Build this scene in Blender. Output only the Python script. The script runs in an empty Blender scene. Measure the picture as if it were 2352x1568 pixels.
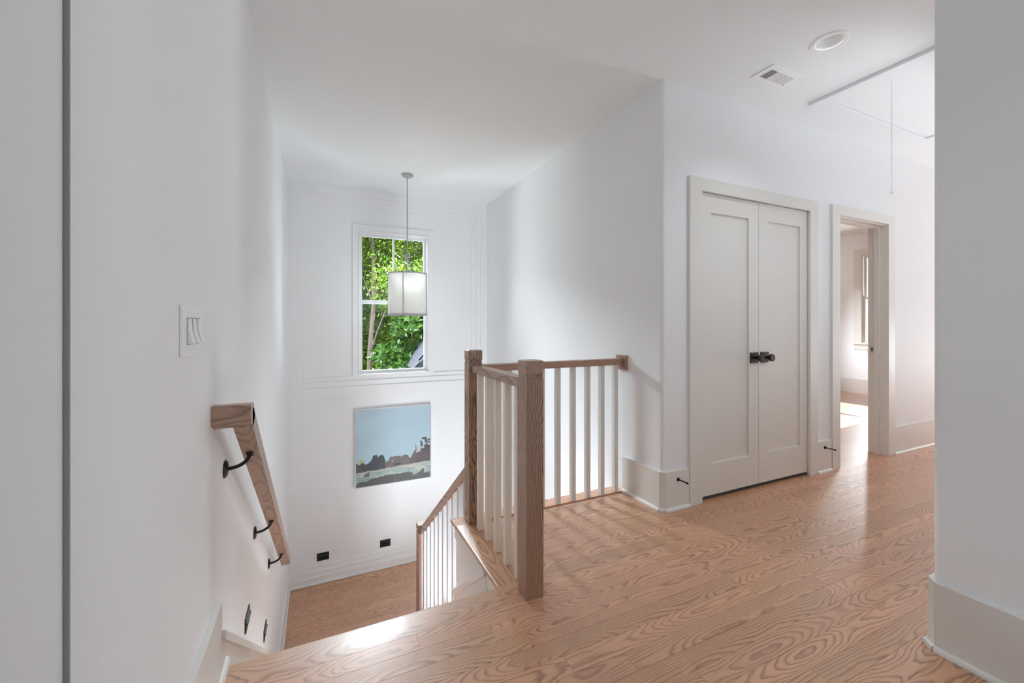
import bpy, bmesh, math, random
import numpy as np
from mathutils import Vector, Matrix
random.seed(7)
RNG = np.random.default_rng(11)
SC = bpy.context.scene
COL = SC.collection
PI = math.pi

# ------------------------------------------------------------ camera, world, light, exposure
cam_d = bpy.data.cameras.new('camera')
cam = bpy.data.objects.new('camera', cam_d); COL.objects.link(cam)
cam_d.sensor_width = 36.0
cam_d.lens = 954.0 / 2352.0 * 36.0
cam_d.shift_y = -40.0 / 2352.0
cam_d.clip_start = 0.02
YAW = 24.8
cam.location = (0, 0, 1.19)
cam.rotation_euler = (PI / 2, 0, -math.radians(YAW))
SC.camera = cam

SC.view_settings.view_transform = 'Standard'
SC.view_settings.look = 'None'
SC.view_settings.gamma = 1.0
SC.view_settings.use_curve_mapping = False
SC.view_settings.exposure = 0.30
SC.cycles.max_bounces = 12
SC.cycles.diffuse_bounces = 8
SC.cycles.transparent_max_bounces = 16
SC.cycles.sample_clamp_indirect = 6.0
SC.cycles.caustics_reflective = False
SC.cycles.caustics_refractive = False

world = bpy.data.worlds.new('sky'); SC.world = world
world.use_nodes = True
wn = world.node_tree.nodes; wl = world.node_tree.links
wn.clear()
w_out = wn.new('ShaderNodeOutputWorld'); w_bg = wn.new('ShaderNodeBackground')
w_geo = wn.new('ShaderNodeTexCoord'); w_sep = wn.new('ShaderNodeSeparateXYZ'); w_rmp = wn.new('ShaderNodeValToRGB')
wl.new(w_geo.outputs['Generated'], w_sep.inputs[0]); wl.new(w_sep.outputs['Z'], w_rmp.inputs[0])
w_rmp.color_ramp.elements[0].position = 0.0; w_rmp.color_ramp.elements[0].color = (0.80, 0.88, 0.95, 1)
w_rmp.color_ramp.elements[1].position = 1.0; w_rmp.color_ramp.elements[1].color = (0.45, 0.62, 0.95, 1)
wl.new(w_rmp.outputs[0], w_bg.inputs['Color']); w_bg.inputs['Strength'].default_value = 1.15
wl.new(w_bg.outputs[0], w_out.inputs[0])

def sun(name, d, strength, col, angle):
    l = bpy.data.lights.new(name, 'SUN'); l.energy = strength; l.color = col; l.angle = math.radians(angle)
    o = bpy.data.objects.new(name, l); COL.objects.link(o)
    o.rotation_euler = Vector(d).to_track_quat('-Z', 'Y').to_euler(); o.location = (12, 4, 9)
    return o
def area(name, loc, target, sx, sy, power, col=(1, 1, 1)):
    l = bpy.data.lights.new(name, 'AREA'); l.shape = 'RECTANGLE'; l.size = sx; l.size_y = sy
    l.energy = power; l.color = col
    o = bpy.data.objects.new(name, l); COL.objects.link(o); o.location = loc
    o.rotation_euler = (Vector(target) - Vector(loc)).to_track_quat('-Z', 'Y').to_euler()
    return o
sun('sun', (-0.800, -0.085, -0.600), 17.0, (1.0, 0.96, 0.90), 0.6)
COOL = (0.84, 0.93, 1.0)
area('daylight_stair_window', (0.5, 8.2, 4.5), (0.9, 2.4, 0.2), 3.2, 2.8, 3200, (0.84, 0.925, 1.0))
area('stair_window_fill_west', (-3.0, 7.8, -0.6), (1.2, 4.4, 2.0), 3.6, 3.2, 520, COOL)  # added lamp out of view, spreads more daylight through the stair window
area('stair_window_fill_east', (4.6, 7.4, -0.6), (0.3, 4.4, 2.0), 3.2, 3.2, 430, COOL)  # second added side lamp outside, evens the light in the stairwell
area('daylight_bedroom_window', (14.4, 5.3, 4.6), (5.0, 2.3, 0.0), 2.6, 1.6, 700, COOL)
area('bedroom_rear_fill', (6.4, 6.3, 2.0), (6.4, 3.0, 0.8), 1.0, 1.2, 30, COOL)  # added fill lamp outside an invented opening behind the bedroom
area('corridor_end_fill', (11.8, 1.4, 0.2), (4.0, 1.4, 2.2), 1.6, 1.6, 300, COOL)  # added fill lamp beyond the unseen corridor end, light from the right
area('corridor_side_fill', (4.3, -1.0, -0.2), (3.9, 1.7, 2.7), 2.4, 0.8, 50, COOL)  # added fill lamp hidden round the corner, lifts the corridor ceiling
area('room_behind_fill', (0.9, -3.4, 1.7), (0.9, 1.0, 1.4), 2.0, 1.8, 4, COOL)  # weak fill lamp added behind the viewer
area('lower_hall_fill', (1.45, 1.75, -2.3), (1.2, 4.6, -1.4), 1.0, 1.2, 55, COOL)  # unseen lamp added below to brighten the landing and window wall

# ------------------------------------------------------------ helpers
def add_box(bm, x0, x1, y0, y1, z0, z1, bevel=0.0, seg=2):
    m = Matrix.Translation(((x0 + x1) / 2, (y0 + y1) / 2, (z0 + z1) / 2)) @ Matrix.Diagonal((x1 - x0, y1 - y0, z1 - z0, 1))
    r = bmesh.ops.create_cube(bm, size=1.0, matrix=m)
    if bevel > 0:
        es = list({e for v in r['verts'] for e in v.link_edges})
        bmesh.ops.bevel(bm, geom=es, offset=bevel, segments=seg, affect='EDGES', profile=0.6)
    return bm
def box(x0, x1, y0, y1, z0, z1, bevel=0.0, seg=2):
    return add_box(bmesh.new(), x0, x1, y0, y1, z0, z1, bevel, seg)
def add_cyl(bm, p0, p1, r0, r1=None, n=20, caps=True):
    p0 = Vector(p0); p1 = Vector(p1); r1 = r0 if r1 is None else r1
    d = p1 - p0
    q = d.to_track_quat('Z', 'Y').to_matrix().to_4x4()
    m = Matrix.Translation((p0 + p1) / 2) @ q
    bmesh.ops.create_cone(bm, cap_ends=caps, segments=n, radius1=r0, radius2=r1, depth=d.length, matrix=m)
    return bm
def add_tube(bm, pts, r, n=10):
    pts = [Vector(p) for p in pts]; rings = []
    rr = r if isinstance(r, (list, tuple)) else [r] * len(pts)
    up = Vector((0.013, 0.991, 0.05))
    for i, p in enumerate(pts):
        t = (pts[min(i + 1, len(pts) - 1)] - pts[max(i - 1, 0)]).normalized()
        a = t.cross(up)
        if a.length < 1e-3: a = t.cross(Vector((1, 0, 0)))
        a.normalize(); b = t.cross(a).normalized()
        rings.append([bm.verts.new(p + rr[i] * (math.cos(2 * PI * k / n) * a + math.sin(2 * PI * k / n) * b)) for k in range(n)])
    for A, B in zip(rings, rings[1:]):
        for k in range(n):
            bm.faces.new((A[k], A[(k + 1) % n], B[(k + 1) % n], B[k]))
    bm.faces.new(rings[0][::-1]); bm.faces.new(rings[-1])
    bmesh.ops.recalc_face_normals(bm, faces=bm.faces[:])
    return bm
def add_lathe(bm, prof, centre, axis='Z', n=32, closed=False):
    rings = []
    c = Vector(centre)
    for (r, h) in prof:
        ring = []
        for k in range(n):
            a = 2 * PI * k / n
            u, v = r * math.cos(a), r * math.sin(a)
            if axis == 'Z': p = Vector((u, v, h))
            elif axis == 'Y': p = Vector((u, h, v))
            else: p = Vector((h, u, v))
            ring.append(bm.verts.new(c + p))
        rings.append(ring)
    for A, B in zip(rings, rings[1:]):
        for k in range(n):
            bm.faces.new((A[k], A[(k + 1) % n], B[(k + 1) % n], B[k]))
    if not closed:
        bm.faces.new(rings[0]); bm.faces.new(rings[-1][::-1])
    bmesh.ops.recalc_face_normals(bm, faces=bm.faces[:])
    return bm
def add_prism(bm, poly, axis, a0, a1):
    """poly: list of 2-d points, extruded along axis ('X': (y,z), 'Y': (x,z), 'Z': (x,y))"""
    def P(p, a):
        return {'X': (a, p[0], p[1]), 'Y': (p[0], a, p[1]), 'Z': (p[0], p[1], a)}[axis]
    A = [bm.verts.new(P(p, a0)) for p in poly]; B = [bm.verts.new(P(p, a1)) for p in poly]
    n = len(poly)
    for i in range(n):
        bm.faces.new((A[i], A[(i + 1) % n], B[(i + 1) % n], B[i]))
    bm.faces.new(A[::-1]); bm.faces.new(B)
    bmesh.ops.recalc_face_normals(bm, faces=bm.faces[:])
    return bm
def prism(poly, axis, a0, a1):
    return add_prism(bmesh.new(), poly, axis, a0, a1)
def sloped(name, poly, slope, x0, x1, m, parent):
    """prism over a (y, z) outline whose own axis falls by slope, so that its grain runs along it"""
    t = math.atan(slope)
    cy = sum(p[0] for p in poly) / len(poly); cz = sum(p[1] for p in poly) / len(poly); cx = (x0 + x1) / 2
    loc = [((y - cy) * math.cos(t) - (z - cz) * math.sin(t), (y - cy) * math.sin(t) + (z - cz) * math.cos(t)) for y, z in poly]
    o = obj(name, prism(loc, 'X', x0 - cx, x1 - cx), m, parent, centre=(0, 0, 0), rot=(-t, 0, 0))
    o.location = Vector((cx, cy, cz)) - WORLD[parent.name]; WORLD[o.name] = Vector((cx, cy, cz))
    return o
WORLD = {}
def obj(name, bm, m, parent=None, smooth=False, centre=None, rot=None):
    """links the shape as ONE mesh object whose origin sits at its own centre"""
    vs = [v.co for v in bm.verts]
    lo = Vector((min(v.x for v in vs), min(v.y for v in vs), min(v.z for v in vs)))
    hi = Vector((max(v.x for v in vs), max(v.y for v in vs), max(v.z for v in vs)))
    c = Vector(centre) if centre is not None else (lo + hi) / 2
    for v in bm.verts: v.co -= c
    me = bpy.data.meshes.new(name); bm.to_mesh(me); bm.free()
    if smooth:
        for p in me.polygons: p.use_smooth = True
        try: me.set_sharp_from_angle(angle=math.radians(40))
        except Exception: pass
    me.materials.append(m)
    o = bpy.data.objects.new(name, me); COL.objects.link(o)
    WORLD[o.name] = c
    if parent is not None:
        o.parent = parent; o.location = c - WORLD[parent.name]
    else:
        o.location = c
    if rot: o.rotation_euler = rot
    return o
def tag(o, label=None, cat=None, group=None, kind=None):
    if label: o['label'] = label
    if cat: o['category'] = cat
    if group: o['group'] = group
    if kind: o['kind'] = kind
    return o
def empty(name, loc, label, cat, group=None, kind=None):
    o = bpy.data.objects.new(name, None); COL.objects.link(o); o.location = loc
    o.empty_display_size = 0.05
    WORLD[o.name] = Vector(loc)
    return tag(o, label, cat, group, kind)
def struct(name, bm, m, label, cat, smooth=False):
    return tag(obj(name, bm, m, None, smooth), label, cat, kind='structure')
def clone(o, loc, label=None):
    c = o.copy(); COL.objects.link(c); c.location = loc
    WORLD[c.name] = Vector(loc)
    if label: c['label'] = label
    for ch in o.children:
        d = ch.copy(); COL.objects.link(d); d.parent = c
        for g in ch.children:
            e = g.copy(); COL.objects.link(e); e.parent = d
    return c

# ------------------------------------------------------------ materials
def new_mat(name):
    m = bpy.data.materials.new(name); m.use_nodes = True
    return m, m.node_tree.nodes, m.node_tree.links, m.node_tree.nodes['Principled BSDF']
def paint(name, col, rough=0.55, var=0.02, bump=0.02, scale=60, metal=0.0, coat=0.0):
    m, n, l, b = new_mat(name)
    tc = n.new('ShaderNodeTexCoord'); nz = n.new('ShaderNodeTexNoise'); nz.inputs['Scale'].default_value = scale
    nz.inputs['Detail'].default_value = 3
    l.new(tc.outputs['Object'], nz.inputs['Vector'])
    mx = n.new('ShaderNodeMix'); mx.data_type = 'RGBA'
    mx.inputs['A'].default_value = (*[c * (1 - var) for c in col], 1); mx.inputs['B'].default_value = (*[min(1, c * (1 + var)) for c in col], 1)
    l.new(nz.outputs['Fac'], mx.inputs['Factor']); l.new(mx.outputs['Result'], b.inputs['Base Color'])
    b.inputs['Roughness'].default_value = rough; b.inputs['Metallic'].default_value = metal
    b.inputs['Coat Weight'].default_value = coat
    if bump:
        bp = n.new('ShaderNodeBump'); bp.inputs['Strength'].default_value = bump; bp.inputs['Distance'].default_value = 0.002
        l.new(nz.outputs['Fac'], bp.inputs['Height']); l.new(bp.outputs[0], b.inputs['Normal'])
    return m
def math_node(n, l, op, a, b=None, c=None):
    k = n.new('ShaderNodeMath'); k.operation = op
    for i, v in enumerate((a, b, c)):
        if v is None: continue
        if isinstance(v, (int, float)): k.inputs[i].default_value = v
        else: l.new(v, k.inputs[i])
    return k.outputs[0]
def wood(name, light, dark, axis='X', cross='Y', spacing=0.0085, rough=0.32, island=False, contrast=0.75, spread=0.10, coat=0.4):
    m, n, l, b = new_mat(name)
    M = lambda op, a, bb=None, c=None: math_node(n, l, op, a, bb, c)
    tc = n.new('ShaderNodeTexCoord'); sp = n.new('ShaderNodeSeparateXYZ'); l.new(tc.outputs['Object'], sp.inputs[0])
    if island:
        g = n.new('ShaderNodeNewGeometry'); rnd = g.outputs['Random Per Island']
    else:
        g = n.new('ShaderNodeObjectInfo'); rnd = g.outputs['Random']
    third = [a for a in 'XYZ' if a not in (axis, cross)][0]
    al = M('ADD', sp.outputs[axis], M('MULTIPLY', rnd, 37.0))
    r2 = M('FRACT', M('MULTIPLY', rnd, 71.7)); r3 = M('FRACT', M('MULTIPLY', rnd, 313.3))
    v = M('ADD', M('ADD', sp.outputs[cross], M('MULTIPLY', sp.outputs[third], 0.6)), M('MULTIPLY', M('SUBTRACT', r2, 0.5), spread))
    def noise(sx, sy, det=2.0, w=17.0):
        cb = n.new('ShaderNodeCombineXYZ'); l.new(M('MULTIPLY', al, sx), cb.inputs[0]); l.new(M('MULTIPLY', v, sy), cb.inputs[1])
        l.new(M('MULTIPLY', r3, w), cb.inputs[2])
        z = n.new('ShaderNodeTexNoise'); z.inputs['Scale'].default_value = 1.0; z.inputs['Detail'].default_value = det
        l.new(cb.outputs[0], z.inputs['Vector']); return z.outputs['Fac']
    h = M('MULTIPLY', M('SUBTRACT', noise(1.5, 1.0, 1.0), 0.12), 0.16)
    r = M('SQRT', M('ADD', M('MULTIPLY', v, v), M('MULTIPLY', h, h)))
    r = M('ADD', r, M('MULTIPLY', M('SUBTRACT', noise(7.0, 30.0, 4.0), 0.5), 0.013))
    f = M('FRACT', M('DIVIDE', r, spacing))
    rp = n.new('ShaderNodeValToRGB'); l.new(f, rp.inputs[0])
    e = rp.color_ramp.elements; e[0].position = 0.0; e[0].color = (0.25, 0.25, 0.25, 1); e[1].position = 1.0; e[1].color = (0.25, 0.25, 0.25, 1)
    for pos, val in ((0.08, 0.0), (0.55, 0.06), (0.80, 0.75), (0.92, 1.0)):
        x = e.new(pos); x.color = (val, val, val, 1)
    streak = noise(14.0, 420.0, 2.0)
    amp = noise(2.0, 14.0, 1.0)
    fac = M('MULTIPLY', rp.outputs[0], M('MULTIPLY', contrast, M('ADD', 0.35, amp)))
    fac = M('ADD', fac, M('MULTIPLY', M('SUBTRACT', streak, 0.42), 0.65))
    fac = M('ADD', fac, M('MULTIPLY', M('SUBTRACT', r2, 0.5), 0.16))
    fac = M('MINIMUM', M('MAXIMUM', fac, 0.0), 1.0)
    mx = n.new('ShaderNodeMix'); mx.data_type = 'RGBA'
    mx.inputs['A'].default_value = (*light, 1); mx.inputs['B'].default_value = (*dark, 1)
    l.new(fac, mx.inputs['Factor'])
    hs = n.new('ShaderNodeHueSaturation'); l.new(mx.outputs['Result'], hs.inputs['Color'])
    l.new(M('ADD', 0.93, M('MULTIPLY', r3, 0.13)), hs.inputs['Value']); l.new(M('ADD', 0.494, M('MULTIPLY', r2, 0.009)), hs.inputs['Hue'])
    l.new(hs.outputs[0], b.inputs['Base Color'])
    b.inputs['Roughness'].default_value = rough
    b.inputs['Specular IOR Level'].default_value = 1.0
    b.inputs['Coat Weight'].default_value = coat; b.inputs['Coat Roughness'].default_value = 0.22
    bp = n.new('ShaderNodeBump'); bp.inputs['Strength'].default_value = 0.08; bp.inputs['Distance'].default_value = 0.001; bp.invert = True
    l.new(fac, bp.inputs['Height']); l.new(bp.outputs[0], b.inputs['Normal'])
    return m
M_WALL = paint('wall_paint', (0.892, 0.900, 0.908), 0.6, 0.006, 0.03, 90)
M_CEIL = paint('ceiling_paint', (0.880, 0.900, 0.915), 0.7, 0.006, 0.03, 90)
M_TRIM = paint('greige_trim_paint', (0.78, 0.765, 0.725), 0.35, 0.01, 0.01, 30)
M_WHITE = paint('white_trim_paint', (0.885, 0.890, 0.895), 0.35, 0.01, 0.01, 30)
M_PLASTIC = paint('white_plastic', (0.93, 0.93, 0.93), 0.3, 0.005, 0.0)
M_BRONZE = paint('dark_bronze', (0.045, 0.032, 0.030), 0.38, 0.15, 0.02, 40, 0.6)
M_BLACK = paint('black_metal', (0.012, 0.012, 0.014), 0.35, 0.1, 0.02, 40, 0.3)
M_BLACKGLOSS = paint('black_gloss_plate', (0.010, 0.011, 0.014), 0.18, 0.1, 0.0)
M_GROOVE_SHADE = paint('groove_shade_grey', (0.27, 0.262, 0.255), 0.95, 0.05, 0.0)  # dark grey that paints the shade inside the jamb groove
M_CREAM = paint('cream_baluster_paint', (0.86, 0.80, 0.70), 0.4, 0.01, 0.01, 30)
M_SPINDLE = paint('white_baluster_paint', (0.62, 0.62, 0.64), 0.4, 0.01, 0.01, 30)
M_DARKGAP = paint('dark_gap', (0.02, 0.02, 0.02), 0.8, 0.1, 0.0)
M_NICKEL = paint('brushed_nickel', (0.48, 0.475, 0.465), 0.3, 0.05, 0.02, 80, 0.85)
M_VENT = paint('vent_dark_duct', (0.10, 0.085, 0.08), 0.7, 0.1, 0.0)
FL, FD = (0.64, 0.345, 0.195), (0.25, 0.107, 0.05)
M_FLOOR = wood('oak_floor', FL, FD, 'X', 'Y', 0.0072, 0.42, contrast=0.85)
M_FLOORY = wood('oak_floor_lengthwise', FL, FD, 'Y', 'X', 0.012, 0.30, contrast=0.95)
M_FIELD = wood('oak_floor_field', FL, FD, 'X', 'Y', 0.02, 0.30, island=True)
NL, ND = (0.44, 0.26, 0.165), (0.10, 0.048, 0.025)
M_POST = wood('oak_post', NL, ND, 'Z', 'X', 0.0052, 0.38, contrast=1.15, coat=0.1)
M_RAILX = wood('oak_rail', NL, ND, 'X', 'Z', 0.0085, 0.36, coat=0.1)
M_RAILY = wood('oak_rail_lengthwise', NL, ND, 'Y', 'X', 0.0095, 0.36, coat=0.1)

def glass_mat():
    m = bpy.data.materials.new('window_glass'); m.use_nodes = True
    n = m.node_tree.nodes; l = m.node_tree.links; n.clear()
    o = n.new('ShaderNodeOutputMaterial'); mix = n.new('ShaderNodeMixShader'); t = n.new('ShaderNodeBsdfTransparent')
    g = n.new('ShaderNodeBsdfGlossy'); g.inputs['Roughness'].default_value = 0.0
    fr = n.new('ShaderNodeFresnel'); fr.inputs['IOR'].default_value = 1.25
    t.inputs['Color'].default_value = (0.97, 0.98, 0.975, 1)
    l.new(fr.outputs[0], mix.inputs[0]); l.new(t.outputs[0], mix.inputs[1]); l.new(g.outputs[0], mix.inputs[2]); l.new(mix.outputs[0], o.inputs[0])
    return m
M_GLASS = glass_mat()

# ------------------------------------------------------------ dimensions (metres, camera above the origin)
CEIL = 2.745
XL = -0.318        # left wall
YB = 5.06          # window wall
XR = 1.975         # right wall of the stairwell
YC = 1.995         # closet wall
XP, YP = 2.05, 0.74    # wall that ends on the right
LAND = -1.68
NOSE = 1.735
RISE, RUN = 1.68 / 9, 0.25
DEEP = -3.40
T = 0.12

# ------------------------------------------------------------ structure
def wall_x(x0, x1, holes, y0, y1, z0, z1):
    """wall slab of thickness x0..x1 with rectangular holes [(ya,yb,za,zb)]"""
    bm = bmesh.new(); ys = sorted({y0, y1, *[h[0] for h in holes], *[h[1] for h in holes]})
    for a, b in zip(ys, ys[1:]):
        hs = [h for h in holes if h[0] <= a and h[1] >= b]
        z = z0
        for h in sorted(hs, key=lambda q: q[2]):
            if h[2] > z: add_box(bm, x0, x1, a, b, z, h[2])
            z = h[3]
        if z < z1: add_box(bm, x0, x1, a, b, z, z1)
    return bm
def wall_y(y0, y1, holes, x0, x1, z0, z1):
    bm = bmesh.new(); xs = sorted({x0, x1, *[h[0] for h in holes], *[h[1] for h in holes]})
    for a, b in zip(xs, xs[1:]):
        hs = [h for h in holes if h[0] <= a and h[1] >= b]
        z = z0
        for h in sorted(hs, key=lambda q: q[2]):
            if h[2] > z: add_box(bm, a, b, y0, y1, z, h[2])
            z = h[3]
        if z < z1: add_box(bm, a, b, y0, y1, z, z1)
    return bm

struct('wall_left', box(XL - T, XL, 0.579, YB + 0.15, DEEP, CEIL), M_WALL,
       'long white wall along the stairs carrying the switch plate and handrail', 'wall')
YBI = YB + 0.042    # innermost recess of the panelled window wall
WX0, WX1, WZ0, WZ1 = 0.412, 1.208, 0.605, 2.265     # window opening
wb = struct('wall_back', wall_y(YBI, YBI + 0.12, [(WX0, WX1, WZ0, WZ1)], XL - T, XR + T, DEEP, CEIL), M_WALL,
            'white panelled wall at the end of the stairwell around the tall window', 'wall')
# stepped panel mouldings, every ring a piece
def ring(name, x0, x1, z0, z1, w0, w1, w2, w3, ya, yb, parent):
    bm = bmesh.new()
    add_box(bm, x0, w0, ya, yb, z0, z1); add_box(bm, w1, x1, ya, yb, z0, z1)
    add_box(bm, w0, w1, ya, yb, z0, w2); add_box(bm, w0, w1, ya, yb, w3, z1)
    return obj(name, bm, M_WALL, parent)
ux = [(-0.226, 1.888), (-0.172, 1.834), (-0.119, 1.780)]
uz = [(0.480, 2.650), (0.543, 2.598), (0.592, 2.546)]
lz = [(-1.600, 0.383), (-1.545, 0.331), (-1.492, 0.281)]
for (X, U, Yf) in zip(ux, uz, (YB, YB + 0.014, YB + 0.028)):
    px0, px1, pz0, pz1 = (XL, XR, 0.432, CEIL) if Yf == YB else prev_u
    ring('panel_moulding', px0, px1, pz0, pz1, X[0], X[1], U[0], U[1], Yf, YBI + 0.002, wb)
    prev_u = (X[0], X[1], U[0], U[1])
for (X, U, Yf) in zip(ux, lz, (YB, YB + 0.014, YB + 0.028)):
    px0, px1, pz0, pz1 = (XL, XR, LAND, 0.432) if Yf == YB else prev_u
    ring('panel_moulding', px0, px1, pz0, pz1, X[0], X[1], U[0], U[1], Yf, YBI + 0.002, wb)
    prev_u = (X[0], X[1], U[0], U[1])

def bullnose(x, y, sx, sy, r, z0, z1, n=6):
    """quarter-round corner post: solid square with one rounded corner at (x,y); sx,sy = direction of the corner"""
    pts = [(x - sx * r * 2, y - sy * r * 2), (x, y - sy * r * 2)]
    for k in range(n + 1):
        a = k / n * PI / 2
        pts.append((x - sx * r + sx * r * math.cos(a), y - sy * r + sy * r * math.sin(a)))
    pts.append((x - sx * r * 2, y))
    return prism(pts, 'Z', z0, z1)
# stairwell right wall + closet wall share a rounded corner at (XR, YC)
R = 0.019
wr = struct('wall_right', wall_x(XR, XR + T, [], YC + 2 * R, YB + 0.15, DEEP, CEIL), M_WALL,
            'white wall right of the stairwell where the guard rail ends', 'wall')
obj('corner_bead', bullnose(XR, YC, -1, -1, R, 0, CEIL, 6), M_WALL, wr, True)
wc = struct('wall_closet', wall_y(YC, YC + T, [(2.288, 3.523, -0.3, 2.10), (3.875, 4.673, -0.3, 2.095)], XR + 2 * R, 10.2, -0.3, CEIL), M_WALL,
            'white upstairs wall holding the closet doors and the open doorway', 'wall')
wp = struct('wall_hall_near', wall_x(XP, XP + T, [], -2.6, YP - 2 * R, -0.3, CEIL), M_WALL,
            'near white wall at the right edge with the tall greige baseboard', 'wall')
obj('corner_bead', bullnose(XP, YP, -1, 1, R, 0, CEIL, 6), M_WALL, wp, True)
struct('wall_corridor', wall_y(YP - T, YP, [(2.9, 5.0, 1.45, 2.2)], XP + 2 * R, 10.2, -0.3, CEIL), M_WALL,  # high opening invented to admit the added side lamp
       'white corridor wall hidden round the right hand corner', 'wall')
struct('wall_corridor_end', wall_x(10.2, 10.32, [(0.9, 1.85, 0.2, 2.2)], YP - T, YC + T, -0.3, CEIL), M_WALL,  # opening invented to admit the added lamp at the corridor end
       'white wall closing the far end of the corridor', 'wall')
struct('wall_room_behind', wall_y(-2.72, -2.6, [(0.1, 1.7, 0.6, 2.3)], XL - T, XP + T, -0.3, CEIL), M_WALL,  # opening invented to admit fill light from behind
       'white wall behind the viewer with a broad opening added for fill light', 'wall')
struct('wall_room_left', wall_x(XL - T, XL + 0.0785, [], -2.6, 0.579, -0.3, CEIL), M_WALL,
       'plain near white wall at the left edge behind the jamb', 'wall')
# wide jamb at the left edge: board and step
tr = struct('trim_1', box(XL, -0.235, 0.584, 0.813, -0.02, CEIL, 0.001), M_WALL,
            'flat white jamb board at the left edge before the stair wall', 'trim')

obj('groove_shade_strip', box(XL, -0.2354, 0.5795, 0.5838, -0.02, CEIL, 0.0012), M_GROOVE_SHADE, tr)  # dark strip standing for the shade in the groove beside the jamb

# bedroom beyond the doorway
RX, RY = 8.40, 5.0
struct('wall_bedroom_far', wall_x(RX, RX + T, [(3.02, 3.93, 0.87, 2.36)], YC + T, RY + T, -0.3, CEIL), M_WALL,
       'white bedroom wall with the window seen through the open doorway', 'wall')
struct('wall_bedroom_back', wall_y(RY, RY + T, [(6.0, 6.7, 1.2, 2.2)], 3.6, RX, -0.3, CEIL), M_WALL, 'white rear wall of the bedroom beyond the doorway', 'wall')  # opening invented to admit the added rear lamp
struct('wall_bedroom_side', wall_x(3.56, 3.68, [], YC + T, RY, -0.3, CEIL), M_WALL, 'white side wall of the bedroom behind the closet', 'wall')

# ceiling with a round hole for the downlight
DLX, DLY, DLR = 2.55, 1.345, 0.066
bm = bmesh.new()
HX0, HX1, HY0, HY1 = DLX - 0.15, DLX + 0.15, DLY - 0.15, DLY + 0.15
add_box(bm, XL - T, HX0, -2.72, YB + 0.2, CEIL, CEIL + 0.1)
add_box(bm, HX1, RX + T, -2.72, YB + 0.2, CEIL, CEIL + 0.1)
add_box(bm, RX + T, 10.4, YP - T, YC + T, CEIL, CEIL + 0.1)
add_box(bm, HX0, HX1, -2.72, HY0, CEIL, CEIL + 0.1); add_box(bm, HX0, HX1, HY1, YB + 0.2, CEIL, CEIL + 0.1)
N = 48; inner = []; outer = []
for k in range(N):
    a = 2 * PI * k / N; c, s = math.cos(a), math.sin(a); t = 0.15 / max(abs(c), abs(s))
    inner.append(bm.verts.new((DLX + DLR * c, DLY + DLR * s, CEIL))); outer.append(bm.verts.new((DLX + t * c, DLY + t * s, CEIL)))
for k in range(N):
    bm.faces.new((inner[k], inner[(k + 1) % N], outer[(k + 1) % N], outer[k]))
add_box(bm, HX0, HX1, HY0, HY1, CEIL + 0.09, CEIL + 0.1)
struct('ceiling', bm, M_CEIL, 'flat white ceiling over the landing, corridor and stairwell', 'ceiling')

# ------------------------------------------------------------ upper floor with planks
fl = bmesh.new()
add_box(fl, XL, XP, -2.6, NOSE - 0.03, -0.28, -0.019)
add_box(fl, 0.76, XP, NOSE - 0.03, 2.42, -0.28, -0.019)
add_box(fl, XP, 10.2, YP, YC, -0.28, -0.019)
add_box(fl, 2.30, RX, YC, RY, -0.28, -0.019)
add_box(fl, XP, 2.3, 1.0, YC, -0.28, -0.019)
floor = struct('floor', fl, M_TRIM, 'warm brown oak plank floor of the upper landing and corridor', 'floor')
W = 0.0815
G = 0.00025
y = 1.603
rows = []
while y > 0.2:
    rows.append((y - W, y)); y -= W
y = 1.603
while y < 2.33:
    rows.append((y, min(y + W, 2.362))); y += W
rng = random.Random(5)
def planks(name, rows, spans, z0, z1, mat, parent, lmin=0.55, lmax=1.25):
    for (a, b) in rows:
        for (x0, x1) in spans(a, b):
            x = x0 - rng.uniform(0.0, 0.7); first = True
            while x < x1 - 0.001:
                e = x + rng.uniform(lmin, lmax)
                s0, s1 = max(x, x0), min(e, x1)
                if x1 - s1 < 0.2: s1 = x1; e = x1
                if s1 - s0 > 0.01:
                    dz = rng.uniform(-0.0004, 0.0)
                    obj(name, box(s0 + G, s1 - G, a + G, b - G, z0 + dz, z1 + dz, 0.0004, 1), mat, parent)
                x = e
def spans_upper(a, b):
    m = (a + b) / 2
    if m < YP: return [(XL + 0.02, XP)]
    if m < 1.603: return [(XL + 0.02, 6.0)]
    if m < YC: return [(0.908, 6.0)]
    return [(0.908, XR)]
planks('plank', rows, spans_upper, -0.019, 0.0, M_FLOOR, floor)
# nosing boards
def nosing_x(x0, x1, yback, yfront, mat, parent, name):
    pts = [(yback, -0.019), (yback, 0.0), (yfront - 0.011, 0.0)]
    for k in range(1, 7):
        a = PI / 2 - k / 7 * PI
        pts.append((yfront - 0.011 + 0.011 * math.cos(a), -0.011 + 0.011 * math.sin(a)))
    pts += [(yfront - 0.011, -0.022), (yback, -0.022)][:1]
    return obj(name, prism(pts, 'X', x0, x1), mat, parent, True)
nosing_x(XL + 0.017, 0.725, 1.603, NOSE, M_FLOOR, floor, 'nosing_board')
obj('nosing_board', box(0.725, 0.906, 1.603, NOSE, -0.022, 0.0, 0.0008, 1), M_FLOOR, floor)
# ledge board along the opening (runs away from the viewer)
pts = [(0.906, -0.019), (0.906, 0.0), (0.736, 0.0)]
for k in range(1, 7):
    a = PI / 2 + k / 7 * PI
    pts.append((0.736 + 0.011 * math.cos(a), -0.011 + 0.011 * math.sin(a)))
pts.append((0.736, -0.022))
obj('nosing_board', prism(pts, 'Y', NOSE, 2.362), M_FLOORY, floor, True)
nosing_x(0.725, XR, 2.362, 2.470, M_FLOOR, floor, 'nosing_board')
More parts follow.
